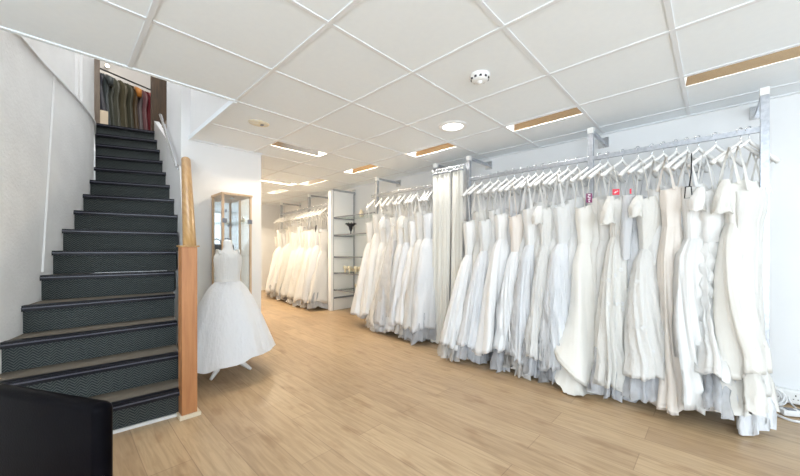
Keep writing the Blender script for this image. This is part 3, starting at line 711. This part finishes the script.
# middle rack
mid = [(2.56, 'tulle_m', 'white tulle gown right beside the cream curtain, ruffled hem on the floor', dict(kind='ball', skirt='layer_white', ax=.30, by=.14, hem=.16, under='tulle_grey', uhem=.03, nple=14)),
       (2.68, '', 'ivory net gown second from the cream curtain', dict(kind='ball', skirt='chiffon_ivory', ax=.30, by=.13, hem=.14, under='tulle_grey', uhem=.03)),
       (2.80, '', 'white chiffon gown with fine straight pleats in the middle of the short rack', dict(kind='aline', skirt='chiffon_white', ax=.31, by=.13, hem=.20, nple=17, under='tulle_ivory', uhem=.08)),
       (2.91, '', 'white gown with blush lace bodice fourth from the curtain', dict(kind='aline', skirt='layer_white', bod='lace_ivory', ax=.31, by=.12, hem=.18, nple=15)),
       (3.02, '', 'long plain white gown fifth from the curtain with pointed hem', dict(kind='aline', skirt='chiffon_white', ax=.29, by=.12, hem=.08, slant=-.04)),
       (3.13, '', 'sheer lace-edged gown with a veil draped diagonally over it', dict(kind='ball', skirt='lace_grey', bod='lace_white', ax=.31, by=.13, hem=.10, under='tulle_grey', uhem=.04, nple=17)),
       (3.24, '', 'ivory scalloped lace gown left of the draped veil', dict(kind='ball', skirt='lace_white', ax=.30, by=.13, hem=.09, under='tulle_ivory', uhem=.03, nple=16)),
       (3.36, '', 'white satin gown second from the display shelves', dict(kind='aline', skirt='satin_white', ax=.28, by=.11, hem=.14, nple=7)),
       (3.48, '', 'strapless white lace-topped gown on the middle rack beside its left post', dict(kind='aline', skirt='satin_white', bod='lace_white', ax=.30, by=.12, hem=.16, nple=8)),
       (3.64, '', 'outermost white strapless gown overlapping the glass shelves', dict(kind='aline', skirt='chiffon_white', bod='lace_white', ax=.33, by=.11, hem=.15, nple=8))]
for i, (y, _, lab, kw) in enumerate(mid):
    gown(RX-.01, y, lab, 'gowns on the middle rack', yaw=-.2*random.uniform(.2, 1), top=random.uniform(1.52, 1.64), seed=70+i, lean=.07, pleat=.018, straps=i % 3 != 1, n=48, sleeve='cap' if i in (3, 6) else None, **kw)
    hang(RX, y, .3+random.uniform(-.1, .1), 'white hanger holding the ' + ' '.join(lab.split()[:12]), 'white hangers on the middle rack')
for i in range(4): hang(RX, 2.62+i*.24, .35, 'empty white hanger %s among the middle rack gowns' % ('nearest the curtain', 'second from the curtain', 'second from the shelves', 'nearest the shelves')[i], 'spare white hangers on the middle rack')
# draped veil over the middle rack
bm = NB(); rd = random.Random(5); rows = []
for i in range(12):
    u = i/11; r_ = []
    for j in range(9):
        v = j/8; r_.append(bm.verts.new((2.965-.05*u-.02*math.sin(v*9+u*3), 2.93+u*.05+v*(.06+.42*u), 1.42-u*(1.15)-.18*v*u+.02*math.sin(v*12))))
    rows.append(r_)
for a, b in zip(rows, rows[1:]):
    for j in range(8): bm.faces.new([a[j], a[j+1], b[j+1], b[j]])
tag(obj('bridal_veil', bm, CL['tulle_ivory'], None, True), 'sheer ivory veil draped diagonally across the middle rack gowns', 'veil')

# far rack
fl = ['white gown next to the white shelf panel on the far rack', 'ivory gown second from the shelf panel on the far rack', 'white tulle gown third from the shelf panel on the far rack', 'white lace gown with dark trim at the shoulder, far rack']
ny = 15
ORD = ['first', 'second', 'third', 'fourth', 'fifth', 'sixth', 'seventh', 'eighth', 'ninth', 'tenth', 'eleventh', 'twelfth', 'thirteenth', 'fourteenth', 'fifteenth']
for i in range(ny):
    y = 4.93+i*.147; lab = fl[i] if i < 4 else ('blush-white gown at the far wall end of the far rack' if i == ny-1 else 'white bridal gown %s from the white shelf panel on the far rack' % ORD[i])
    sk = ['chiffon_ivory', 'layer_white', 'lace_white', 'chiffon_white', 'lace_ivory'][i % 5]
    gown(rxf(y)-.02, y, lab, 'gowns on the far rack', yaw=.2*random.uniform(0, 1.4), kind=['aline', 'ball', 'sheath', 'aline'][i % 4], skirt=sk, top=1.56+random.uniform(-.10, .10), hem=.12, ax=.27+.06*(i % 2), by=.12, seed=100+i, lean=.05,
         pleat=.02, nple=10, under=['tulle_grey', None, 'tulle_ivory'][i % 3], uhem=.03, n=36, detail=False, straps=True)
    hang(rxf(y), y, .25, 'white hanger %s from the shelf panel on the far rack' % ORD[i], 'white hangers on the far rack')
bm = NB(); tube(bm, [(3.13, 5.02, 1.56), (3.11, 5.00, 1.50), (3.12, 5.03, 1.44)], [.006, .014, .004], 6); tag(obj('ribbon', bm, M['dark'], None, True), 'small black ribbon hanging at the far rack beside the shelf panel', 'ribbon')

# ------------------------------------------------------------------ fitting-room curtains
def curtain(y0, y1, label, seed, x=3.17, top=2.06):
    t = thing('curtain', label, 'curtain', (x, (y0+y1)/2, FZ(y0)), 0, 'cream fitting-room curtains')
    bm = NB(); rows = []; n = 90; k = 14; zz0 = .02; W = y1-y0; H = top-FZ(y0)
    for i in range(k+1):
        u = i/k; z = H - (H-zz0)*u; r_ = []
        for j in range(n+1):
            v = j/n; a = .017*(1-.15*u); yy = -W/2+W*v*(1+.05*u)
            xx = a*math.sin(v*2*PI*7*(W/.24)+seed) + .012*math.sin(v*2*PI*3+seed*2+u) - .05*u*u
            r_.append(bm.verts.new((xx, yy, z + (.014*math.sin(v*2*PI*7*(W/.24)+seed) if i == 0 else 0))))
        rows.append(r_)
    for a, b in zip(rows, rows[1:]):
        for j in range(n): bm.faces.new([a[j], a[j+1], b[j+1], b[j]])
    obj('drape', bm, CL['curtain'], t, True)
    bm = NB(); bar(bm, (0, -W/2, H-.028), (0, W/2, H-.028), .075, .012, .003); obj('header_rail', bm, M['steel'], t)
    for q in range(5):
        yy = -W/2+W*(q+.5)/5; bm = NB(); tube(bm, [(.03*math.cos(a)-.01, yy, H+.0+.03*math.sin(a)) for a in [2*PI*w/12 for w in range(13)]], .005, 6, False); obj('ring', bm, M['chrome'], t, True)
curtain(2.235, 2.475, 'broad cream curtain gathered beside the middle gown rack', .3)
curtain(2.06, 2.20, 'narrow cream curtain bunched beside the long gown rack post', 1.7)
bm = NB(); tube(bm, [(3.17, 2.03, 2.085), (3.17, 2.50, 2.085)], .011, 10); t = tag(obj('curtain_rod', bm, M['chrome'], None, True), 'short chrome rod carrying the cream curtains by the ceiling', 'curtain rod')

# ------------------------------------------------------------------ display shelves
PY = 4.69; fz = FZ(4.69)
t = thing('display_shelf', 'white side panel with glass shelves between the middle and far racks', 'shelf unit', (3.25, 3.64, 0))
def sp(n, bm, m, par=t):
    o = obj(n, bm, m, par)
    if par is t: o.location = (-3.25, -3.64, 0)
    return o
bm = NB(); box(bm, 3.255, 3.70, PY, PY+.045, fz, 2.13, .003); sp('side_panel', bm, M['trim'])
bm = NB(); box(bm, 3.20, 3.252, PY-.012, PY+.07, fz, 2.13, .003); sp('front_post', bm, M['trim'])
bm = NB(); box(bm, 3.252, 3.262, PY-.008, PY, fz, 2.13); box(bm, 3.69, 3.70, PY-.008, PY, fz, 2.13); sp('slotted_channel', bm, M['clipgrey'])
for z in (1.675, 1.375, 1.01, .735, .45):
    bm = NB(); box(bm, 3.26, 3.70, 3.62, PY-.01, z, z+.010, .001); s = sp('shelf', bm, M['shelf_glass'])
    bm = NB(); box(bm, 3.252, 3.260, 3.62, PY-.01, z-.006, z+.012); box(bm, 3.26, 3.68, PY-.03, PY-.02, z-.018, z-.002); obj('bracket', bm, M['clipgrey'], s)
bm = NB(); box(bm, 3.25, 3.68, PY-.028, PY-.008, .30, .325); sp('cross_bar', bm, M['clipgrey'])
bm = NB(); box(bm, 3.25, 3.70, 4.0, 4.02, 2.14, 2.15); bm.free()
bm = NB(); box(bm, 3.26, 3.70, PY, PY+.02, 2.14, 2.17); o = sp('wall_arm', bm, M['steel'])
bm = NB(); box(bm, 3.70, 3.717, PY-.04, PY+.06, 2.11, 2.21, .003); sp('wall_plate', bm, M['chrome'])

# black lace bust/corset piece on the glass
t = thing('black_fascinator', 'small black feathered fascinator on a stand on the second glass shelf', 'hair ornament', (3.42, 4.42, 1.385))
bm = NB(); lathe(bm, [(.045, 0), (.045, .006), (.008, .012), (.007, .09)], 16, cap=True); obj('stand', bm, M['dark'], t, True)
bm = NB(); lathe(bm, [(.01, .05), (.03, .10), (.035, .13), (.075, .165), (.082, .178), (.05, .185), (.001, .18)], 20)
for q in range(9):
    a = 2*PI*q/9; tube(bm, [(.02*math.cos(a), .02*math.sin(a), .15), (.07*math.cos(a), .07*math.sin(a), .19), (.10*math.cos(a), .10*math.sin(a), .175)], [.01, .012, .003], 5)
obj('feathers', bm, M['dark'], t, True)

def shoe(x, y, z, rz, label, first=[None]):
    if first[0] is None:
        t = thing('bridal_shoe', label, 'shoe', (x, y, z), rz, 'cream bridal shoes')
        bm = NB(); secs = [(0, .07, .026, .05), (.05, .06, .026, .05), (.11, .03, .032, .035), (.17, .012, .038, .028), (.21, .008, .034, .03), (.245, .006, .012, .014)]
        rv = []
        for (xx, zb, hw, ht) in secs: rv.append([bm.verts.new(p) for p in ((xx, -hw, zb), (xx, -hw*.9, zb+ht*.7), (xx, -hw*.4, zb+ht), (xx, hw*.4, zb+ht), (xx, hw*.9, zb+ht*.7), (xx, hw, zb))])
        for a, b in zip(rv, rv[1:]):
            for j in range(6):
                if j == 2 and a is not rv[3] and a is not rv[4]: continue    # open instep
                bm.faces.new([a[j], a[(j+1) % 6], b[(j+1) % 6], b[j]])
        bm.faces.new(rv[0][::-1]); bm.faces.new(rv[-1]); obj('upper', bm, M['cream'], t, True)
        bm = NB(); tube(bm, [(.022, 0, .07), (.018, 0, .0)], [.018, .008], 8); obj('heel', bm, M['cream'], t, True)
        first[0] = t; return
    t = copy_tree(first[0]); t.location = (x, y, z); t.rotation_euler = (0, 0, rz); t['label'] = label
for i, (x, y, z, lab) in enumerate([(3.34, 4.50, .745, 'cream heeled shoe nearest the white panel on the fourth glass shelf'), (3.35, 4.38, .745, 'cream heeled shoe second from the panel on the fourth glass shelf'),
        (3.34, 4.22, .745, 'cream heeled shoe third from the panel on the fourth glass shelf'), (3.35, 4.10, .745, 'cream heeled shoe beside the gowns on the fourth glass shelf'),
        (3.34, 4.20, .46, 'cream heeled shoe nearer the panel on the lowest glass shelf'), (3.36, 4.05, .46, 'cream heeled shoe nearer the gowns on the lowest glass shelf')]):
    shoe(x, y, z, .25 if i % 2 else -.15, lab)
t = thing('gift_figurine', 'small beige ornament with two arched tops on the highest glass shelf', 'ornament', (3.55, 4.30, 1.685))
for s in (-1, 1):
    bm = NB(); lathe(bm, [(.03, 0), (.036, .03), (.03, .07), (.022, .10), (.001, .125)], 16, (s*.03, s*.03, 0), False); obj('figure', bm, M['beige'], t, True)

# ------------------------------------------------------------------ glass display cabinet
cb = thing('display_cabinet', 'tall narrow glass display cabinet framed in light oak against the white partition', 'display cabinet', (1.29, 3.72, 0))
fz = FZ(3.7); X0, X1, Y0, Y1, CT = 1.143, 1.435, 3.555, 3.872, 1.70
def cp(n, bm, m, par=None, sm=False):
    o = obj(n, bm, m, par or cb, sm)
    if par is None: o.location = (-1.29, -3.72, 0)
    return o
for (x, y) in ((X0, Y0), (X1-.022, Y0), (X0, Y1-.022), (X1-.022, Y1-.022)):
    bm = NB(); box(bm, x, x+.022, y, y+.022, fz+.08, CT-.02, .002); cp('corner_post', bm, M['cab_wood'])
bm = NB(); box(bm, X0-.008, X1+.008, Y0-.008, Y1, CT-.022, CT, .004); cp('top_board', bm, M['cab_wood'])
bm = NB(); box(bm, X0-.004, X1+.004, Y0-.004, Y1, fz, fz+.10, .004); cp('base', bm, M['cab_wood'])
for nm, b_ in (('side_glass', (X0+.006, X0+.010, Y0+.022, Y1-.022, fz+.1, CT-.02)), ('side_glass', (X1-.010, X1-.006, Y0+.022, Y1-.022, fz+.1, CT-.02)), ('glass_door', (X0+.022, X1-.022, Y0+.004, Y0+.009, fz+.1, CT-.02))):
    bm = NB(); box(bm, *b_); o = cp(nm, bm, M['glass'])
bm = NB(); box(bm, X0+.02, X1-.02, Y1-.014, Y1-.004, fz+.1, CT-.02); cp('mirror_back', bm, mat('cabinet_mirror', (.86, .88, .9), .02, 1.0))
for z in (1.405, 1.055, .70, .40):
    bm = NB(); box(bm, X0+.012, X1-.012, Y0+.012, Y1-.016, z, z+.006); s = cp('shelf', bm, M['shelf_glass'])
    if z > 1.3:
        for xa in (X0+.0, X1-.04): 
            bm = NB(); box(bm, xa+.002, xa+.045, Y0-.002, Y0+.02, z-.01, z+.035, .003); obj('clip', bm, M['clipgrey'], s)
bm = NB(); lathe(bm, [(.02, 0), (.022, -.01), (.001, -.012)], 14, (1.29, 3.70, CT-.024)); cp('spot_lamp', bm, M['chrome'], None, True)
bm = NB(); box(bm, X0+.03, X0+.04, Y0-.012, Y0+.004, 1.50, 1.53, .002); cp('lock', bm, M['clipgrey'])
# dark grey bag and bonnet inside
t = thing('grey_bag', 'dark blue-grey cloth handbag on the cabinet shelf behind the child mannequin', 'bag', (1.225, 3.70, 1.061))
bm = NB(); box(bm, -.055, .075, -.05, .05, 0, .125, .03, 4); obj('body', bm, M['grey_dark'], t, True)
bm = NB(); tube(bm, [(-.04*1, 0, .11), (-.03, 0, .165), (0.01, 0, .185), (.05, 0, .165), (.06, 0, .11)], .006, 6); obj('handle', bm, M['grey_dark'], t, True)
t = thing('bead_ornament', 'tiny pale bead ornament on the top cabinet shelf', 'ornament', (1.37, 3.62, 1.411))
bm = NB(); bmesh.ops.create_uvsphere(bm, u_segments=14, v_segments=8, radius=.022); bmesh.ops.translate(bm, vec=(0, 0, .022), verts=bm.verts); obj('bead', bm, M['cream'], t, True)
bm = NB(); lathe(bm, [(.012, .04), (.006, .06), (.001, .062)], 10); obj('tip', bm, M['chrome'], t, True)

# ------------------------------------------------------------------ child mannequin and dress
mx, my = 1.045, 3.10; mf = FZ(my)
mq = thing('child_mannequin', 'white child dress form on a splayed white wooden tripod before the cabinet', 'mannequin', (mx, my, mf))
def torso(zs):
    bm = NB(); n = 32; rv = []
    for (z, a, b) in zs: rv.append([bm.verts.new((a*math.cos(2*PI*j/n), b*math.sin(2*PI*j/n), z)) for j in range(n)])
    for p, q in zip(rv, rv[1:]):
        for j in range(n): bm.faces.new([p[j], p[(j+1) % n], q[(j+1) % n], q[j]])
    bm.faces.new(rv[0][::-1]); bm.faces.new(rv[-1]); return bm
obj('torso', torso([(.62, .10, .08), (.72, .098, .078), (.80, .09, .07), (.90, .098, .078), (.98, .11, .08), (1.03, .112, .072), (1.065, .09, .055), (1.085, .045, .04), (1.12, .036, .036), (1.155, .036, .036)]), M['plastic'], mq, True)
bm = NB(); lathe(bm, [(.001, 1.175), (.03, 1.172), (.037, 1.155)], 20); obj('neck_cap', bm, M['plastic'], mq, True)
bm = NB(); tube(bm, [(0, 0, .17), (0, 0, .64)], .014, 12); obj('pole', bm, M['plastic'], mq, True)
for a in (math.radians(208), math.radians(-25), math.radians(95)):
    c, s = math.cos(a), math.sin(a)
    bm = NB(); tube(bm, [(.01*c, .01*s, .22), (.05*c, .05*s, .15), (.12*c, .12*s, .07), (.185*c, .185*s, .012)], [.017, .019, .022, .012], 10); obj('leg', bm, M['plastic'], mq, True)
fd = thing('flower_girl_dress', 'sleeveless white child dress with full net skirt on the mannequin', 'dress', (mx, my, mf))
n = 96; bm = NB(); rv = []
for (z, a, b) in ((1.075, .072, .06), (1.05, .10, .077), (1.0, .114, .088), (.93, .108, .086), (.86, .100, .080), (.80, .096, .077)):
    rv.append([bm.verts.new((a*math.cos(2*PI*j/48), b*math.sin(2*PI*j/48), z + (.0 if z < 1.06 else .012*math.cos(4*PI*j/48)))) for j in range(48)])
for p, q in zip(rv, rv[1:]):
    for j in range(48): bm.faces.new([p[j], q[j], q[(j+1) % 48], p[(j+1) % 48]])
obj('bodice', bm, CL['lace_white'], fd, True)
bm = NB(); rv = [[bm.verts.new((.101*math.cos(2*PI*j/48), .082*math.sin(2*PI*j/48), z)) for j in range(48)] for z in (.835, .79)]
for j in range(48): bm.faces.new([rv[0][j], rv[1][j], rv[1][(j+1) % 48], rv[0][(j+1) % 48]])
obj('sash', bm, CL['satin_white'], fd, True)
def tutu(scale, hemz, m, name, amp, seed):
    bm = NB(); rv = []; K = 22
    P = [(0, .095), (.08, .145), (.25, .205), (.5, .272), (.8, .335), (1, .375)]
    for i in range(K+1):
        u = i/K; r_ = interp(u, P)*(scale if u > .05 else 1)
        row = []
        for j in range(n):
            th = 2*PI*j/n
            f = amp*u*(math.sin(9*th+seed)+.6*math.sin(17*th+seed*2+u)+.4*math.sin(29*th+seed))
            sx = 1.04 + .05*math.cos(th-.5)*u; lift = .07*u*u*max(0, math.cos(th+.65))
            row.append(bm.verts.new(((r_+f)*math.cos(th)*sx, (r_+f)*math.sin(th)*.92, .81-(.81-hemz)*u + lift + .010*u*math.sin(9*th+seed))))
        rv.append(row)
    for p, q in zip(rv, rv[1:]):
        for j in range(n): bm.faces.new([p[j], q[j], q[(j+1) % n], p[(j+1) % n]])
    obj(name, bm, m, fd, True)
tutu(1.0, .135, CL['layer_white'], 'net_overskirt', .008, 1)
tutu(.955, .15, CL['layer_white'], 'skirt', .007, 2.4)
for s in (-1, 1):
    bm = NB(); tube(bm, [(s*.08, .05, 1.045), (s*.086, .02, 1.085), (s*.086, -.02, 1.085), (s*.08, -.05, 1.045)], .008, 6); obj('shoulder_strap', bm, CL['lace_ivory'], fd, True)

# ------------------------------------------------------------------ armchair
ac = thing('armchair', 'black leather tub armchair cropped at the lower left corner', 'armchair', (-.1, 1.5, 0))
A = Vector((.070, 1.14)); e1 = Vector((-.20, .372)).normalized(); e2 = Vector((.11, .99)).normalized()
def slab(p, q, off, th, z0, z1, bev):
    """vertical padded slab from p to q thickened along off"""
    bm = NB(); prism(bm, [p, q, q+off*th, p+off*th], z0, z1)
    bmesh.ops.bevel(bm, geom=list(bm.edges), offset=bev, segments=5, affect='EDGES', profile=.5); return bm
def ap(n, bm, m=None):
    o = obj(n, bm, m or M['leather'], ac, True); o.location = (.1, -1.5, 0); return o
nrm = Vector((.12, .99)).normalized()
B2 = A + e1*.66
def pad(pts, z0, z1, bev):
    bm = NB(); prism(bm, pts, z0, z1); bmesh.ops.bevel(bm, geom=list(bm.edges), offset=bev, segments=5, affect='EDGES', profile=.5); return bm
pe = Vector((.881, .473)); ap('backrest', pad([A, B2, B2+pe*.048, A+pe*.048], .10, .712, .021))
ap('arm', pad([A+nrm*.08, A+nrm*.60, A+nrm*.60+e1*.075, A+nrm*.08+e1*.075], .10, .49, .02))
ap('arm', pad([B2+nrm*.08, B2+nrm*.46, B2+nrm*.46-e1*.075, B2+nrm*.08-e1*.075], .10, .49, .02))
ap('seat_cushion', pad([A+nrm*.09+e1*.09, A+nrm*.56+e1*.09, A+nrm*.50+e1*.57, A+nrm*.09+e1*.57], .22, .43, .03))
for p in (A+e1*.06+nrm*.05, A+e1*.60+nrm*.05, A+nrm*.54+e1*.05, B2+nrm*.40-e1*.05):
    bm = NB(); tube(bm, [(p.x, p.y, 0), (p.x, p.y, .12)], [.016, .022], 10); ap('leg', bm, M['brown_door'])

# ------------------------------------------------------------------ upstairs coloured gowns
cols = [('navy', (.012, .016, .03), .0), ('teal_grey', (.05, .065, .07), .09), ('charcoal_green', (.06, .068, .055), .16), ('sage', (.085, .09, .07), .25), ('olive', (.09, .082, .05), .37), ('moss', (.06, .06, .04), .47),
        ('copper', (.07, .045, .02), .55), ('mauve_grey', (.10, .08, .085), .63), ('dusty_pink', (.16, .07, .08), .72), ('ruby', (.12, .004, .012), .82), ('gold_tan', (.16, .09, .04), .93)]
names = ['navy evening dress at the left end of the upstairs rail', 'teal-grey evening dress second on the upstairs rail', 'charcoal green evening dress on the upstairs rail', 'wide sage grey evening dress on the upstairs rail',
         'olive evening dress in the middle of the upstairs rail', 'dark moss evening dress beside the copper one', 'copper orange topped evening dress upstairs', 'mauve-grey evening dress upstairs, right of the copper one',
         'dusty pink evening dress upstairs beside the ruby one', 'ruby red evening dress upstairs', 'gold-tan evening dress at the right end of the upstairs rail']
ra, rb = Vector((.44, 7.80, 4.33)), Vector((1.36, 8.17, 4.33))
t = thing('dress_rail', 'dark metal clothes rail upstairs carrying coloured evening dresses', 'clothes rail', (ra.x, ra.y, 2.774))
bm = NB(); tube(bm, [ra, rb], .014, 10); o = obj('rail', bm, M['dark'], t, True); o.location = -t.location
for p in (ra, rb):
    bm = NB(); tube(bm, [(p.x, p.y, 2.774), (p.x, p.y, 4.33)], .012, 8); o = obj('upright', bm, M['dark'], t, True); o.location = -t.location
for i, ((cn, c, u), lab) in enumerate(zip(cols, names)):
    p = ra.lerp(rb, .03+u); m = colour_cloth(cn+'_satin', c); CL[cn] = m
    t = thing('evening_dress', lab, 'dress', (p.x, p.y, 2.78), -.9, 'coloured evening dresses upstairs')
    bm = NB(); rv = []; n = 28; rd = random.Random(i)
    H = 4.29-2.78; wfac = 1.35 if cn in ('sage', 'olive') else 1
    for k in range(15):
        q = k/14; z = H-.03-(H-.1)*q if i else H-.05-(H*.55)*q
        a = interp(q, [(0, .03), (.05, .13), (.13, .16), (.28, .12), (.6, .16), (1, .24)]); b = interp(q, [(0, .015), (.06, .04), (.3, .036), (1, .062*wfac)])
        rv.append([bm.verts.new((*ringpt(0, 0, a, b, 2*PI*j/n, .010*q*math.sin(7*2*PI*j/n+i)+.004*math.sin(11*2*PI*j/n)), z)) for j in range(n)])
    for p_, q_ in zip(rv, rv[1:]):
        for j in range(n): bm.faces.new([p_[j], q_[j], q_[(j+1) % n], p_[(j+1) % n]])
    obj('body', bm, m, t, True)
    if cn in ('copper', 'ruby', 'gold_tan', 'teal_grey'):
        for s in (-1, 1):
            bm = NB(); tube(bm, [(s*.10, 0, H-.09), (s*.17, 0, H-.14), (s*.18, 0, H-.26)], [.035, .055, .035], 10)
            obj('sleeve', bm, {'copper': colour_cloth('copper_highlight', (.55, .22, .04)), 'ruby': colour_cloth('ruby_highlight', (.55, .02, .04)), 'gold_tan': colour_cloth('gold_highlight', (.6, .33, .1))}.get(cn, m), t, True)  # brighter sleeve cloth paints in the highlights on the dress tops
    bm = NB(); tube(bm, [(-.14, 0, H-.085), (0, 0, H-.015), (.14, 0, H-.085)], .008, 6); tube(bm, [(0, 0, H-.015), (0, 0, H+.04), (.02, 0, H+.06)], .003, 5); obj('hanger', bm, M['hanger'], t, True)
bm = NB(); box(bm, .50, .60, 7.35, 7.5, 2.775, 3.45, .004); tag(obj('storage_box', bm, M['beige']), 'tall tan cardboard box under the navy dress upstairs', 'box')

# ------------------------------------------------------------------ sockets and cables, right edge
t = thing('socket_trunking', 'white dado trunking with sockets low on the right wall beside the end gown', 'power sockets', (3.70, -.8, .0))
bm = NB(); box(bm, 3.66, 3.717, -1.6, -.28, .012, .105, .004); o = obj('trunking', bm, M['plastic'], t); o.location = (-3.70, .8, 0)
for yy in (-.38, -.62, -.86):
    bm = NB(); box(bm, 3.650, 3.662, yy-.07, yy+.07, .018, .100, .003); s = obj('socket', bm, M['plastic'], t); s.location = (-3.70, .8, 0)
    bm = NB()
    for dy in (-.036, .036):
        box(bm, 3.6485, 3.651, yy+dy-.003, yy+dy+.003, .068, .080); box(bm, 3.6485, 3.651, yy+dy-.014, yy+dy-.008, .046, .051); box(bm, 3.6485, 3.651, yy+dy+.008, yy+dy+.014, .046, .051)
    obj('pin_holes', bm, M['socket_hole'], s)
bm = NB(); rd = random.Random(2)
pts = []
for i in range(110):
    a = i*2*PI/22; r_ = .062+.012*math.sin(i*.37); pts.append((3.52+.010*math.sin(i*.21)-.03*i/110, -.285+r_*math.cos(a), .082+r_*math.sin(a)))
pts = [(x, y, max(z, .008)) for x, y, z in pts]
tube(bm, pts, .006, 6); tag(obj('cable_coil', bm, M['cable'], None, True), 'coil of white cable leaning on the wall by the end gown', 'cable')
def cable(pts, r, label):
    bm = NB(); P = [Vector(p) for p in pts]; out = []
    for i in range(len(P)-1):
        a, b, c, d = P[max(i-1, 0)], P[i], P[i+1], P[min(i+2, len(P)-1)]
        for k in range(8):
            u = k/8; out.append(.5*((2*b)+(c-a)*u+(2*a-5*b+4*c-d)*u*u+(3*b-a-3*c+d)*u**3))
    tube(bm, out+[P[-1]], r, 8); tag(obj('power_cable', bm, M['cable'], None, True), label, 'cable', 'white cables on the floor')
cable([(3.55, -.24, .01), (3.40, -.27, .01), (3.30, -.36, .01), (3.36, -.50, .01), (3.30, -.70, .01), (3.4, -1.0, .01)], .008, 'white cable looping furthest from the wall on the floor')
cable([(3.62, -.30, .01), (3.52, -.36, .01), (3.48, -.50, .01), (3.54, -.66, .01), (3.46, -.9, .01)], .007, 'white cable running just beside the skirting')
cable([(3.64, -.38, .06), (3.60, -.39, .03), (3.50, -.42, .012), (3.40, -.44, .01), (3.30, -.55, .01), (3.20, -.62, .01)], .006, 'white cable dropping from the socket across the floor')
t = thing('extension_lead', 'white extension socket block lying among cables on the floor', 'extension lead', (3.45, -.42, .0), -1.1)
bm = NB(); box(bm, -.11, .11, -.028, .028, .004, .042, .006); obj('block', bm, M['plastic'], t)
for q in range(3):
    bm = NB(); box(bm, -.085+q*.07, -.04+q*.07, -.022, .022, .042, .046, .002); obj('outlet', bm, M['clipgrey'], t)
t = thing('power_adapter', 'white plug adapter on the floor beside the extension block', 'plug', (3.30, -.50, 0), .5)
bm = NB(); box(bm, -.03, .03, -.025, .025, 0, .05, .008); obj('body', bm, M['plastic'], t); bm = NB(); box(bm, -.012, .012, -.04, -.024, .02, .028); obj('pin', bm, M['chrome'], t)
# white appliance foot at the right frame edge
t = thing('floor_stand', 'white metal stand with splayed foot cut off by the right photo edge', 'stand', (3.05, -.545, 0))
bm = NB(); lathe(bm, [(.14, 0), (.14, .015), (.10, .03), (.03, .05)], 24); obj('foot', bm, M['plastic'], t, True)
bm = NB(); tube(bm, [(0, 0, .03), (0, 0, .2)], [.03, .02], 10); obj('stem', bm, M['plastic'], t, True)
